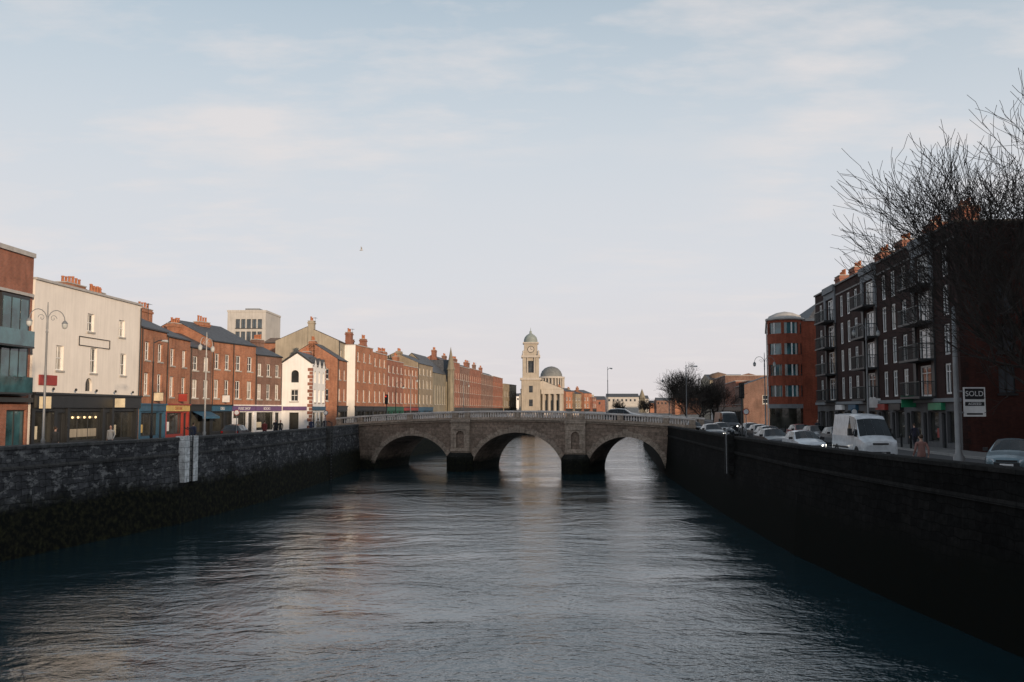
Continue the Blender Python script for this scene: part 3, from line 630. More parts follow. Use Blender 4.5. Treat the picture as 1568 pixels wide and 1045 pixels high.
mb.build('office_tower_block')
house('brick_house',(-38.5,141),(-32,141),13.2,9,'or_brick',3,((4,1.8),(7.2,1.6),(10.3,1.4)),None,roof='pitch',rh=1.0,roofm='tile',gable='or_brick')
house('brick_house',(-48,150),(-39.5,150),12.6,9,'pale_c',3,((4,1.8),(7.2,1.6)),None,roof='flat')

# ---------------------------------------------------------------- right bank
p0=(30.1,61.3); p1=(34.25,102.7); F,L=frame(p0,p1,-1); mb=MB(); H=15.5
fl=[3.9+i*2.75 for i in range(4)]; bays=[6.8,20.6,34.8]; w=[]
for z in fl:
    for u in (2.3,11.2,13.9,16.4,25.2,27.8,30.4,39.2): w.append((u-.6,u+.6,z,z+2.15,'fr'))
    for b in bays: w.append((b-1.2,b+1.2,z-.1,z+2.2,'fr'))
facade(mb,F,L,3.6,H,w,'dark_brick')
sw=[]; u=.6
while u+3.2<L: sw.append((u,u+2.2,.5,2.7,'shop')); sw.append((u+2.4,u+3.2,.05,2.6,'door')); u+=3.75
facade(mb,F,L,0,3.6,sw,'dgrey_r'); 
for b in bays:
    for sg in (-1,1): mb.box(F,b+sg*1.95-.3,b+sg*1.95+.3,-.04,.12,3.8,H-.4,'dframe')
    for sg in (-1,1): mb.box(F,b+sg*1.95-.35,b+sg*1.95+.35,-.04,.14,fl[3]-.4,H-.43,'bay_r')
    mb.box(F,b-2.3,b+2.3,-.04,.3,H-.42,H+.25,'bay_r'); mb.box(F,b-1.59,b+1.59,-.04,.1,fl[3]+2.3,H-.44,'bay_r')
    for z in fl:
        mb.box(F,b-2.2,b+2.2,-.04,1.2,z-.28,z-.12,'dframe')
        for k in range(19):
            uu=b-2.15+k*4.3/18; mb.box(F,uu-.015,uu+.015,1.14,1.17,z-.12,z+.92,'rail')
        for dd in (.3,.6,.9): 
            for sg in (-1,1): mb.box(F,b+sg*2.15-.015,b+sg*2.15+.015,dd-.015,dd+.015,z-.12,z+.92,'rail')
        mb.box(F,b-2.2,b+2.2,1.12,1.19,z+.92,z+.98,'rail')
        for sg in (-1,1): mb.box(F,b+sg*2.15-.03,b+sg*2.15+.03,-.03,1.119,z+.92,z+.98,'rail')
mb.box(F,-.05,L+.05,-.4,.15,H,H+.16,'dframe'); mb.box(F,0,L,-.03,.25,3.35,3.62,'bay_r')
for a,b in zip([0]+[x+2.4 for x in bays],[x-2.4 for x in bays]+[L]): mb.box(F,a+.05,b-.05,-.03,.06,H-1.0,H-.85,'dframe')
for u,m_ in ((3,'greensig'),(12,'black_p'),(16,'red_p'),(25,'blue_p'),(30,'white_p')): mb.box(F,u,u+2.6,-.02,.3,2.8,3.3,m_)
mb.box(F,9,9.06,.02,1.1,3.0,3.9,'greensig'); mb.box(F,18,18.06,.02,1.0,3.0,3.8,'white_p')
dp=13
E=Fr(F(0,-dp,0),F.O[:2],(-F.U)[:2]); ew=[(9.5,10.6,z,z+1.9,'dk') for z in fl[:3]]
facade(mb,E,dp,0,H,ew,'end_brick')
for i in range(36): mb.box(E,dp-(.5 if i%2 else .32),dp+.02,-.03,.035,.1+i*.425,.1+i*.425+.4,'dark_brick')
G=Fr(F(L,-dp,0),F.O[:2],F.U[:2]); facade(mb,G,dp,0,H,[],'end_brick')
mb.poly([F(.0,-.3,H-.3),F(L,-.3,H-.3),F(L,-dp,H-.3),F(0,-dp,H-.3)],'slate')
mb.box(E,0,dp-.4,-.35,.12,H,H+.14,'dframe')
for y in (64.4,70,77,83,91.7,97.5): 
    u=(y-61.3)/.995; chimney(mb,F,u,-1.8,H-.4,H+1.55,2.1,1.2,'red_brick',5)
ap=mb.build('brick_apartment_building')
# corner building with rounded glazed turret
mb=MB(); H=13.6
C=Vector((33.6,112.2,0)); r=2.1
def drum(z0,z1,rr,mat): mb.lathe((C.x,C.y,0),[(rr,z0),(rr,z1)],28,mat,True)
drum(0,.6,r,'dgrey_r'); drum(.6,3.0,r-.08,'shopg'); drum(3.0,3.5,r,'bay_r')
for k in range(4):
    a=3.5+k*2.55; drum(a,a+.9,r,'corner_brick'); drum(a+.9,a+2.25,r-.12,'glasst'); mb.lathe((C.x,C.y,0),[(r,a+.9),(r-.12,a+.9)],28,'bay_r'); drum(a+2.25,a+2.55,r,'corner_brick'); mb.lathe((C.x,C.y,0),[(r,a+2.25),(r-.12,a+2.25)],28,'bay_r')
    for j in range(12):
        t=j*2*math.pi/12+.1; mb.tube([(C.x+(r-.08)*math.cos(t),C.y+(r-.08)*math.sin(t),a+.9),(C.x+(r-.08)*math.cos(t),C.y+(r-.08)*math.sin(t),a+2.25)],.10 if j%2 else .2,4,'frame' if j%2 else 'corner_brick',smooth=False)
mb.lathe((C.x,C.y,0),[(r,13.7),(r+.2,13.75),(r+.2,14.0),(r-.1,14.05),(r-.2,14.3),(1.0,14.7),(0,14.9)],28,'coping')
Fc=Fr((35.2,110.9),(1,0),(0,-1)); w=[(u,u+1.3,z,z+1.5,'teal') for u in (2.0,5.2,8.2) for z in (4.4,7.0,9.6,11.7)]
facade(mb,Fc,11,0,H,w,'corner_brick')
Fd=Fr((31.75,113.4),(.27,1),(-1,.27)); w=[(u,u+1.3,z,z+1.5,'fr') for u in (2,5,8,11,14) for z in (4.4,7.0,9.6,11.7)]
facade(mb,Fd,17,0,H,w,'pale_c')
mb.poly([(31.8,113.6,H-.01),(46.2,110.95,H-.01),(48,131,H-.01),(36.2,129.6,H-.01)],'slate')
mb.box(Fc,.5,11,-.3,.15,H,H+.3,'coping'); mb.box(Fd,0,17,-.3,.15,H,H+.3,'coping')
Fg=Fr((46.2,110.9),(0,1),(1,0)); facade(mb,Fg,20,0,H,[],'corner_brick')
mb.poly([Fc(1.0,-1.2,H),Fc(11,-1.2,H),Fc(11,-4,H+3.0),Fc(3.8,-4,H+3.0)],'slate'); mb.poly([Fc(1.0,-1.2,H),Fc(3.8,-4,H+3.0),Fc(1.0,-14,H)],'slate')
mb.build('corner_turret_building')
for k,(a,b) in enumerate(((-75,-45),(-44.8,-15),(-14.8,18),(18.2,50))):  # unseen row continuing the quay, sized to shade the apartment end wall
    house('unseen_brick_building',(29.5,a),(29.5,b),17.2,20,'red_brick' if k%2 else 'dark_brick',8,((4.2,1.8),(7.4,1.8),(10.6,1.8),(13.6,1.6)),'black_p',roof='flat',side=-1,chim=((3,-5,2,19),))
house('tan_domed_hall',(56.5,262),(67,262),11.5,12,'tan_r',4,((4,2),(7.5,2)),None,roof='pitch',rh=1.6,side=1)
mb=MB(); mb.lathe((60,266,11.2),[(3,0),(3,1.2),(2.2,2),(0,2.6)],16,'tile'); mb.build('roof_cupola')
house('brick_house',(37.4,148),(39,160),6.8,9,'brown_brick',4,((3.8,1.6),),'black_p',side=-1,roof='pitch',rh=1.6,endwins=((1.5,2.5,3.8,5.2,'sash'),(5,6,3.8,5.2,'sash')))
house('brick_house',(39.2,160.2),(41.5,178),7.8,9,'red_brick',5,((3.8,1.6),),'black_p',side=-1,roof='parapet',rh=1.0)
house('brick_house',(42,180),(45,205),9.5,9,'brown_brick',6,((3.8,1.6),(6.6,1.4)),'black_p',side=-1,roof='parapet',rh=1.0)
house('brick_house',(46,208),(53,240),9.0,9,'or_brick',8,((3.8,1.6),(6.4,1.4)),'white_p',side=-1,roof='parapet',rh=1.0)
house('brick_house',(53.5,243),(62,290),10,9,'tan_brick',10,((3.8,1.6),(6.4,1.4)),'white_p',side=-1,roof='parapet',rh=1.0)
mb=MB(); rr=random.Random(3)
for i in range(150):
    x=rr.uniform(-300,420); y=rr.uniform(520,900); 
    if x<60 and x>-10: y+=60
    ww=rr.uniform(8,24); h=rr.uniform(6,12.5)*(1+(y-520)/1500); m_=rr.choice(['tan_r','white','pale_c','red_brick','brown_brick','grey_r','or_brick'])
    mb.box(W,x,x+ww,y,y+12,0,h,m_); 
    mb.poly([(x-.3,y-.3,h+.01),(x+ww+.3,y-.3,h+.01),(x+ww+.3,y+6,h+2.5),(x-.3,y+6,h+2.5)],'slate'); mb.poly([(x,y,h),(x,y+12,h),(x,y+6,h+2.5)],m_)
    for k in range(int(ww/3)): mb.box(W,x+1+k*3,x+2.2+k*3,y-.05,y+.1,h-3,h-1.4,'glass')
mb.lathe((71,500,0),[(1.6,0),(1.6,9),(1.9,9.2),(0,14.5)],8,'church',False)
mb.build('background_buildings')

# ---------------------------------------------------------------- trees
def tree(name,base,H,seed,maxlev=5,nch=4,spread=1.0,lean=(0,0),mat='bark',minr=.012,trunk=.3,first=.28,up=.10,decay=(.62,.82)):
    rg=random.Random(seed); mb=MB()
    def grow(p,d,L,r,lev):
        n=4 if lev<3 else 3; P=[p.copy()]; rr=[r]
        for i in range(n):
            d=(d+Vector((rg.gauss(0,1),rg.gauss(0,1),rg.gauss(0,.7)))*.10*(1+.2*lev)+Vector((0,0,up if lev>0 else .05))).normalized()
            p=p+d*L/n; P.append(p.copy()); rr.append(max(minr,r*(1-.5*(i+1)/n)))
        mb.tube(P,rr,7 if lev==0 else (5 if lev<3 else 3),mat,cap=False)
        if lev<maxlev:
            k=nch+(1 if lev in(0,1) else 0)
            for j in range(k):
                t=1.0 if j==0 else rg.uniform(.3 if lev else .6,1.0)
                q=t*n; i=min(int(q),n-1); f=q-i; pp=P[i].lerp(P[i+1],f)
                ax=d.orthogonal().normalized(); ax=Quaternion(d,rg.uniform(0,6.283))@ax
                an=math.radians(rg.uniform(8,18) if j==0 else rg.uniform(24,50)*spread)
                nd=Quaternion(ax,an)@d
                grow(pp,nd,L*(rg.uniform(*decay) if lev else rg.uniform(.85,1.1)),max(minr,rr[i]*.6),lev+1)
    grow(Vector(base),Vector((lean[0],lean[1],1)).normalized(),H*first,trunk,0)
    mb.lathe((base[0],base[1],base[2]),[(trunk*1.5,0),(trunk*1.12,.25),(trunk,.6)],8,mat)
    return mb.build(name)
tree('bare_tree',(17.3,27.2,.1),13.2,29,5,5,.88,(-.005,.0),'bark',.0075,.22,.265,.085,(.63,.79))
tree('bare_tree',(25.6,135,.1),9.6,21,5,5,1.0,(0,0),'bark2',.014,.18,.26)
tree('bare_tree',(26.8,129,.1),8.4,22,5,4,1.1,(0,0),'bark2',.016,.18,.26)
tree('bare_tree',(28.8,131,.1),7.8,23,5,4,1.1,(0,0),'bark2',.016,.18,.26)
tree('bare_tree',(30.3,150,.1),8,24,5,4,1.1,(0,0),'bark2',.018,.2,.26)
tree('bare_tree',(44,300,.1),8,25,4,5,1.1,(0,0),'bark2',.03,.2,.26)
tree('bare_tree',(36,310,.1),7,26,4,5,1.1,(0,0),'bark2',.03,.2,.26)

# ---------------------------------------------------------------- street furniture
def lamp(x,y,z0,H,mat='dmetal',ang=0,arms=2,scroll=True,r=.065):
    mb=MB(); c=Vector((x,y,z0)); d=Vector((math.cos(ang),math.sin(ang),0))
    mb.lathe(c,[(r*2.4,0),(r*2.4,.25),(r*1.7,.35),(r*1.6,1.0),(r*1.9,1.05),(r*1.1,1.2),(r*.75,H-1.4),(r*1.1,H-1.35),(r*.6,H-1.2),(r*.5,H),(.02,H+.25)],10,mat)
    for s in ((1,-1) if arms==2 else (1,)):
        if scroll:
            P=[c+d*s*(.05)+Vector((0,0,H-1.2))]+[c+d*s*(.5-.47*math.cos(t))+Vector((0,0,H-.7+.55*math.sin(t))) for t in [i*math.pi/8 for i in range(9)]]
            mb.tube(P,.022,6,mat)
            P=[c+d*s*(.32+.2*(1-i/14)*math.cos(i*.6))+Vector((0,0,H-.6+.2*(1-i/14)*math.sin(i*.6))) for i in range(13)]; mb.tube(P,.014,5,mat)
            e=c+d*s*.97+Vector((0,0,H-.75))
            mb.lathe(e,[(.03,.1),(.08,.05),(.15,-.05),(.16,-.09)],10,mat); mb.lathe(e,[(.145,-.09),(.14,-.24),(.08,-.34),(.0,-.37)],10,'lampglass')
        else:
            mb.tube([c+Vector((0,0,H-.1)),c+d*s*.5+Vector((0,0,H+.1)),c+d*s*1.0+Vector((0,0,H+.15))],.03,6,mat)
            e=c+d*s*.9+Vector((0,0,H+.1)); mb.tube([e-d*s*.1,e+d*s*.4],[.06,.09],8,'lampglass')
    return mb.build('street_lamp')
lamp(-24.5,48,.13,8.1,'metal',1.0); lamp(-21.6,64.5,.13,7.9,'wmetal',1.45); lamp(-22.7,57.8,.13,7.0,'dmetal',1.3,1,False,.055)
lamp(27.0,69.5,.13,9.4,'metal',.1,2,True,.08); lamp(24.6,89,.13,8.0,'metal',0,2)
p=BF(30.3,-.2,ct(30.3)); lamp(p.x,p.y,p.z,5.8,'metal',math.atan2(BF.U.y,BF.U.x)+1.4,1,False,.05)
p=BF(.5,-9.5,ct(1)); lamp(p.x,p.y,p.z,5.4,'dmetal',0,1,True,.05)
lamp(20.1,105.5,.13,7.6,'metal',0,1,False,.06); lamp(-15.5,140,.13,8,'metal',0,1,True,.07); lamp(-9,170,.13,8,'metal',0,1,True,.07); lamp(24,140,.13,8,'metal',3.1,1,True,.07)
mb=MB(); mb.lathe((16.75,34.5,.13),[(.2,0),(.2,.9),(.11,1.1),(.095,4.2),(.07,6.55),(0,6.6)],12,'metal'); mb.build('utility_pole')
mb=MB(); F=Fr((16.95,34.4),(1,0),(0,-1)); mb.box(F,.0,.82,-.02,.02,2.55,3.65,'white_p'); mb.box(F,.05,.77,.021,.026,3.2,3.6,'dmetal'); mb.box(F,.05,.77,.021,.026,2.95,3.1,'dmetal'); mb.box(F,.1,.7,.021,.026,2.62,2.68,'dmetal')
for z in (2.7,3.5): mb.box(F,-.2,.0,-.015,.015,z-.03,z+.03,'metal')
o=mb.build('sale_sign'); text('SOLD',F,.41,.03,3.40,.27,'white_p',o); text('AGREED',F,.41,.03,3.02,.13,'white_p',o)
def signal(x,y,z0,H,ang=0,red=True):
    mb=MB(); mb.lathe((x,y,z0),[(.09,0),(.06,.2),(.055,H),(0,H+.03)],8,'dmetal'); F=Fr((x,y,z0),(math.cos(ang),math.sin(ang)),(math.sin(ang),-math.cos(ang)))
    mb.box(F,-.13,.13,.07,.28,H-.95,H+.05,'dmetal'); mb.box(F,-.2,.2,.05,.07,H-1.05,H+.12,'dmetal')
    for i,m_ in enumerate(('sigred' if red else 'dmetal','dmetal','dmetal')):
        c=F(0,.29,H-.13-.32*i); mb.poly([c+F.U*.09*math.cos(a*.5236)+Vector((0,0,.09*math.sin(a*.5236))) for a in range(12)],m_)
        mb.tube([c+Vector((0,0,.1)),c+Vector((0,0,.1))+F.O*.14],.045,5,'dmetal')
    return mb.build('traffic_light')
signal(17.55,70,.13,4.6,red=False); p=BF(3.3,-.8,ct(3)); signal(p.x,p.y,p.z,3.2,-.3)
def rsign(x,y,z0,H,m1,m2,w=.35,shape='disc'):
    mb=MB(); mb.lathe((x,y,z0),[(.035,0),(.035,H),(0,H+.02)],6,'metal'); c=Vector((x,y-.06,z0+H-w))
    if shape=='disc':
        mb.poly([c+Vector((w*math.cos(a*.314),0,w*math.sin(a*.314))) for a in range(20)],m1); mb.poly([c+Vector((.75*w*math.cos(a*.314),-.006,.75*w*math.sin(a*.314))) for a in range(20)],m2)
    else:
        mb.box(W,x-w,x+w,y-.08,y-.05,z0+H-1.6*w,z0+H,m1); mb.box(W,x-w*.8,x+w*.8,y-.09,y-.081,z0+H-1.4*w,z0+H-.2*w,m2)
    return mb.build('traffic_sign')
rsign(-22.8,76,.13,2.7,'red_p','white_p',.25); rsign(19.9,78,.13,2.8,'red_p','white_p',.28); rsign(27.6,74,.13,2.8,'blue_p','white_p',.28); rsign(-20.5,101,.13,2.6,'blue_p','white_p',.25)
mb=MB()
for y in range(64,110,2):
    x=interp(FRt,y)-2.6; mb.lathe((x,y,.13),[(.08,0),(.07,.8),(.09,.85),(.05,.95),(0,1.0)],8,'dmetal')
mb.build('bollards')

# ---------------------------------------------------------------- vehicles
def vehicle(name,x,y,ang,paintm,kind='car',lit=False,z0=0.004):
    f=Vector((math.cos(ang),math.sin(ang),0)); s=Vector((-math.sin(ang),math.cos(ang),0)); o=Vector((x,y,z0)); mb=MB()
    P=lambda l,w,z:o+f*l+s*w+Vector((0,0,z))
    if kind=='car':
        S=[(2.12,.60,.38,.56,.58,.5),(2.05,.76,.28,.66,.70,.62),(1.8,.85,.2,.76,.81,.72),(1.1,.88,.2,.88,.95,.74),(.85,.885,.2,.92,.99,.74),(.15,.89,.2,.94,1.42,.60),(-.55,.89,.2,.95,1.47,.61),(-1.45,.88,.2,.97,1.41,.58),(-1.95,.85,.24,.98,1.06,.66),(-2.08,.80,.3,.9,.93,.66),(-2.12,.74,.36,.6,.62,.6)]
        side={4,5,6,7}; top={4,7}; wh=(1.32,-1.28); wr=.32; W2=.89
    elif kind=='van':
        S=[(2.72,.78,.42,.85,.88,.6),(2.66,.92,.3,1.02,1.06,.75),(2.45,.98,.25,1.12,1.2,.85),(2.0,1.0,.25,1.22,1.36,.88),(1.25,1.0,.25,1.3,2.28,.78),(1.0,1.0,.25,1.32,2.45,.78),(.1,1.0,.25,1.32,2.55,.8),(-2.6,1.0,.25,1.32,2.55,.8),(-2.72,.97,.3,1.3,2.45,.76)]
        side={3,4,5}; top={3}; wh=(1.75,-1.7); wr=.36; W2=1.0
    rows=[]
    for l_,w,zl,zb,zr,wr2 in S:
        h=[(-w*.9,zl),(-w,zl+.12),(-w*1.0,(zl+zb)/2+.08),(-w*.97,zb),(-wr2,zr-.03),(-wr2*.55,zr+.02),(0,zr+.04)]
        rows.append([P(l_,a,b) for a,b in h]+[P(l_,-a,b) for a,b in reversed(h[:-1])])
    n=len(rows[0])
    for i in range(len(rows)-1):
        for j in range(n-1):
            m_=paintm
            if j in(3,8) and i in side: m_='carg'
            if j in(4,5,6,7) and i in top: m_='carg'
            q=[rows[i][j],rows[i][j+1],rows[i+1][j+1],rows[i+1][j]]
            if m_=='carg':
                c=sum(q,Vector())/4; nn=(q[1]-q[0]).cross(q[3]-q[0]).normalized(); 
                if nn.dot(c-P(S[i][0],0,.7))<0: nn=-nn
                mb.poly(q,paintm); mb.poly([c+(v-c)*(.9 if j in(3,8) else .99)+nn*.008 for v in q],'carg')
            else: mb.poly(q,m_)
        mb.poly([rows[i][0],rows[i][-1],rows[i+1][-1],rows[i+1][0]],'plastic')
    mb.poly(rows[0],paintm); mb.poly(rows[-1],paintm)
    FF=Fr(P(0,0,0),s[:2],f[:2])
    lf=S[0][0]; z1=S[1][3]
    mb.box(FF,-.5,.5,lf-.1,lf+.03,.30,.52,'plastic'); mb.box(FF,-.42,.42,lf-.1,lf+.025,z1-.12,z1-.03,'plastic'); mb.box(FF,-.26,.26,lf,lf+.045,.36,.47,'white_p')
    hl='head' if lit else 'headoff'
    for sg in (-1,1):
        mb.poly([FF(sg*.48,lf+.02,z1-.14),FF(sg*(W2-.14),lf-.06,z1-.12),FF(sg*(W2-.10),lf-.12,z1+.02),FF(sg*.5,lf-.02,z1-.01)],hl)
        mb.box(FF,sg*(W2+.1)-.1,sg*(W2+.1)+.1,S[4][0]-.35,S[4][0]-.15,.95 if kind=='car' else 1.35,1.1 if kind=='car' else 1.75,'plastic')
        lr=S[-1][0]; mb.box(FF,sg*(W2-.22)-.09,sg*(W2-.22)+.09,lr-.02,lr+.1,.72,.92,'tail')
        if kind=='van': mb.box(FF,sg*(W2-.01)-.02,sg*(W2-.01)+.02,-2.5,.4,.62,.72,'plastic')
        for wl in wh:
            a=P(wl,sg*(W2-.2),wr); b=P(wl,sg*(W2+.012),wr)
            mb.tube([a,b],wr,18,'tyre'); mb.tube([a,b+s*sg*.006],wr*.62,12,'hub'); 
            mb.tube([P(wl,sg*(W2-.3),wr+.02),P(wl,sg*(W2+.004),wr+.02)],wr+.06,18,'plastic')
    mb.box(FF,-.26,.26,S[-1][0]-.03,S[-1][0]+.02,.5,.61,'yel_p')
    return mb.build(name)
D=-math.pi/2
vehicle('white_van',20.2,52.8,D-.04,'car_white','van')
vehicle('parked_car',22.6,41.6,D-.6,'car_silver'); vehicle('white_car',18.6,58.6,D-.02,'car_white',lit=True); vehicle('dark_car',18.4,64.8,D,'car_dark',lit=True)
vehicle('dark_car',19.0,87,D,'car_dark',lit=True); vehicle('dark_car',24.5,94,D,'car_grey',lit=True); vehicle('dark_car',20.4,103,D,'car_dark',lit=True); vehicle('dark_van',25.3,108,D,'car_dark','van',lit=True)
vehicle('parked_car',25.6,72,D,'car_grey'); vehicle('parked_car',25.9,78,D,'car_dark'); vehicle('parked_car',26.8,85,D,'car_red'); vehicle('dark_car',22.8,84,D,'car_dark')
vehicle('parked_car',21.3,76,D,'car_grey'); vehicle('dark_car',22.2,97,D,'car_dark')
p=BF(31.5,-3.2,ct(31.5)); vehicle('dark_car',p.x,p.y,math.atan2(BF.U.y,BF.U.x),'car_dark',z0=p.z)
vehicle('dark_car',-25.2,84,math.pi/2,'car_dark')

# ---------------------------------------------------------------- people
def person(x,y,z0,ang,coat,trous,stride=.22,H=1.72,bag=False):
    cm=simple('coat_cloth',coat,.9); tm=simple('trouser_cloth',trous,.9); k=H/1.75
    V=[];E=[];Rr=[]
    def v(px,py,pz,r,par=None):
        V.append((px*k,py*k,pz*k)); Rr.append((r[0]*k,r[1]*k) if isinstance(r,tuple) else (r*k,r*k)); i=len(V)-1
        if par is not None: E.append((par,i))
        return i
    pel=v(0,0,.95,(.15,.12)); wa=v(0,.0,1.12,(.14,.11),pel); ch=v(0,.01,1.33,(.17,.12),wa); sh=v(0,0,1.46,(.10,.08),ch); nk=v(0,0,1.53,.055,sh); v(0,.01,1.6,.055,nk)
    ends=[]
    for s_ in (-1,1):
        hp=v(s_*.1,0,.88,.10,pel); kn=v(s_*.11,stride*s_*.45+.03,.50,.068,hp); an=v(s_*.11,stride*s_-.02,.10,.045,kn); v(s_*.12,stride*s_+.14,.04,.04,an)
        s1=v(s_*.19,0,1.43,.065,ch); el=v(s_*.25,-.06-stride*s_*.3,1.14,.048,s1); wr=v(s_*.25,.06-stride*s_*.7,.90,.032,el); ends.append(Vector(V[wr]))
    me=bpy.data.meshes.new('b'); me.from_pydata(V,E,[]); o=bpy.data.objects.new('b',me); COL.objects.link(o)
    o.modifiers.new('s','SKIN'); me.skin_vertices[0].data[0].use_root=True
    for i,r in enumerate(Rr): me.skin_vertices[0].data[i].radius=r
    sb=o.modifiers.new('u','SUBSURF'); sb.levels=2
    bpy.context.view_layer.update(); dg=bpy.context.evaluated_depsgraph_get(); ev=o.evaluated_get(dg).to_mesh()
    mb=MB(); T=Matrix.Translation((x,y,z0))@Matrix.Rotation(ang-math.pi/2,4,'Z')
    for p_ in ev.polygons:
        c=p_.center; m_=tm if c.z<.86*k else cm
        if c.z<.09*k: m_='plastic'
        if c.z>1.5*k: m_='skin'
        mb.poly([T@ev.vertices[i].co for i in p_.vertices],m_,True)
    bpy.data.objects.remove(o)
    def ell(c,r,mat,n=12,m=8):
        rows=[]
        for i in range(m+1):
            t=math.pi*i/m; rows.append([T@(Vector((c[0]+r[0]*math.sin(t)*math.cos(2*math.pi*j/n),c[1]+r[1]*math.sin(t)*math.sin(2*math.pi*j/n),c[2]+r[2]*math.cos(t)))*k) for j in range(n)])
        mb.grid(rows,mat,True)
    ell((0,.015,1.655),(.074,.095,.115),'skin'); ell((0,-.012,1.685),(.082,.095,.10),'hair'); ell((0,.115,1.645),(.014,.022,.024),'skin',6,4)
    for s_ in (-1,1): ell((s_*.077,.01,1.65),(.01,.02,.032),'skin',6,4); ell((s_*.03,.102,1.668),(.012,.01,.008),'hair',6,4)
    ell((0,.103,1.605),(.026,.008,.007),'red_p',6,4)
    for e,s_ in zip(ends,(-1,1)):
        e=e/k; ell((e.x,e.y+.02,e.z-.05),(.018,.036,.05),'skin',8,6)
        for j in range(4):
            y0=e.y-.008+j*.02; L_=.075 if j in(1,2) else .06
            mb.tube([T@(Vector((e.x,y0,e.z-.085))*k),T@(Vector((e.x-s_*.004,y0+.002,e.z-.085-L_*.5))*k),T@(Vector((e.x-s_*.022,y0+.004,e.z-.085-L_))*k)],[.009,.008,.006],6,'skin')
        mb.tube([T@(Vector((e.x,e.y+.045,e.z-.04))*k),T@(Vector((e.x-s_*.01,e.y+.07,e.z-.08))*k)],[.011,.008],6,'skin')
    if bag: ell((.0,-.18,1.28),(.15,.09,.22),'plastic')
    return mb.build('pedestrian')
person(16.2,36.4,.13,math.pi/2,(.30,.16,.14),(.04,.04,.06),.2,1.68)
person(-23.2,90,.13,-1.4,(.03,.03,.04),(.02,.02,.03)); person(-22.5,89.2,.13,-1.5,(.03,.03,.03),(.05,.05,.08),.2,1.66)
person(-24.9,57,.13,-1.6,(.5,.48,.45),(.03,.03,.05),.18,1.7,True); person(-23.6,68,.13,1.5,(.04,.05,.09),(.03,.03,.04))
person(27.6,63,.13,1.6,(.03,.03,.05),(.03,.03,.04)); person(28.6,72,.13,-1.5,(.1,.03,.03),(.03,.03,.04)); person(29.3,88,.13,-1.5,(.05,.05,.06),(.03,.03,.04)); person(-21.2,104,.13,-1.5,(.05,.05,.06),(.03,.03,.04))
person(-22.1,82,.13,1.5,(.2,.04,.04),(.03,.03,.04)); person(-21.0,96,.13,-1.5,(.04,.05,.1),(.03,.03,.04)); person(-25.6,51.5,.13,1.5,(.05,.05,.05),(.05,.05,.07)); person(-20.9,99,.13,1.6,(.25,.22,.18),(.03,.03,.04))
mb=MB(); c=Vector((-25,150,29.2)); mb.tube([c+Vector((-.3,0,-.02)),c+Vector((-.15,0,0)),c+Vector((.1,0,.02)),c+Vector((.25,0,.03)),c+Vector((.36,0,.02))],[.02,.08,.1,.06,.01],8,'gull')
for s_ in (-1,1): mb.poly([c+Vector((.14,0,.05)),c+Vector((.16,s_*.3,.38)),c+Vector((0,s_*.55,.62)),c+Vector((-.02,s_*.28,.34)),c+Vector((-.08,0,.05))],'gull')
mb.build('seagull')

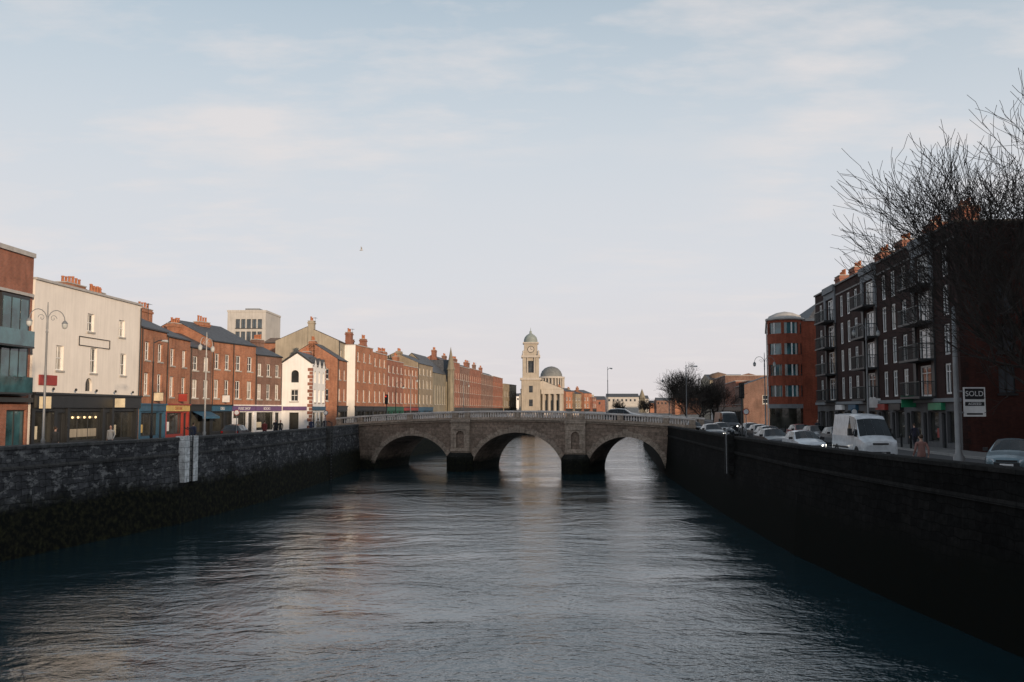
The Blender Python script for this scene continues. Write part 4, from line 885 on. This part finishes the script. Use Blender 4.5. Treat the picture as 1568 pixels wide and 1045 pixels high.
# ---------------------------------------------------------------- light, sky, camera
SD=Vector((.5*math.cos(math.radians(8)),-.866*math.cos(math.radians(8)),math.sin(math.radians(8))))
ld=bpy.data.lights.new('sun','SUN'); ld.energy=3.8; ld.angle=math.radians(1.5); ld.color=(1,.75,.52); lo=bpy.data.objects.new('sun',ld); COL.objects.link(lo); lo.rotation_euler=SD.to_track_quat('Z','Y').to_euler()
wd=bpy.data.worlds.new('World'); sc.world=wd; wd.use_nodes=True; nt=wd.node_tree; bg=nt.nodes['Background']
sk=N(nt,'ShaderNodeTexSky',sky_type='NISHITA'); sk.sun_disc=False; sk.sun_elevation=math.radians(8); sk.sun_rotation=math.radians(150); sk.dust_density=1.0; sk.air_density=1.0; sk.ozone_density=1.0
tc=N(nt,'ShaderNodeTexCoord'); sp=N(nt,'ShaderNodeSeparateXYZ'); nt.links.new(tc.outputs['Generated'],sp.inputs[0])
zz=N(nt,'ShaderNodeMath',operation='ADD'); nt.links.new(sp.outputs[2],zz.inputs[0]); zz.inputs[1].default_value=.12
zm=N(nt,'ShaderNodeMath',operation='MAXIMUM'); nt.links.new(zz.outputs[0],zm.inputs[0]); zm.inputs[1].default_value=.05
dx=N(nt,'ShaderNodeVectorMath',operation='DIVIDE'); nt.links.new(tc.outputs['Generated'],dx.inputs[0]); cb=N(nt,'ShaderNodeCombineXYZ')
for i in range(3): nt.links.new(zm.outputs[0],cb.inputs[i])
nt.links.new(cb.outputs[0],dx.inputs[1])
cl=noise(nt,scalevec(nt,dx.outputs[0],(1.0,1.8,1)),2.0,9,.58); cl2=noise(nt,dx.outputs[0],.8,3,.5)
cm_=mix(nt,ramp(nt,cl,[(.46,0),(.68,1)]),ramp(nt,cl2,[(.40,0),(.58,1)]),1,'MULTIPLY')
base=mix(nt,sk.outputs[0],(4.0,4.6,5.1),ramp(nt,sp.outputs[2],[(0,.96),(.27,.85),(.45,.60),(.9,.25)]))
base=mix(nt,base,(4.85,4.9,5.15),ramp(nt,sp.outputs[2],[(0,1),(.13,.95),(.22,.72),(.33,.28),(.42,0)]))
base=mix(nt,base,(5.1,4.65,4.6),ramp(nt,sp.outputs[2],[(0,.85),(.14,0)]))
cc=mix(nt,base,(5.4,5.1,5.05),mix(nt,cm_,(.75,.75,.75),1,'MULTIPLY'))
nt.links.new(cc,bg.inputs[0]); bg.inputs[1].default_value=.146
cd=bpy.data.cameras.new('camera'); cam=bpy.data.objects.new('camera',cd); COL.objects.link(cam); cam.location=(0,0,2.8); cam.rotation_euler=(math.radians(90+4.31),0,0)
cd.sensor_width=36; cd.lens=32.14; cd.clip_end=9000; cd.clip_start=.1; sc.camera=cam
sc.view_settings.view_transform='Standard'; sc.view_settings.look='None'; sc.view_settings.exposure=0
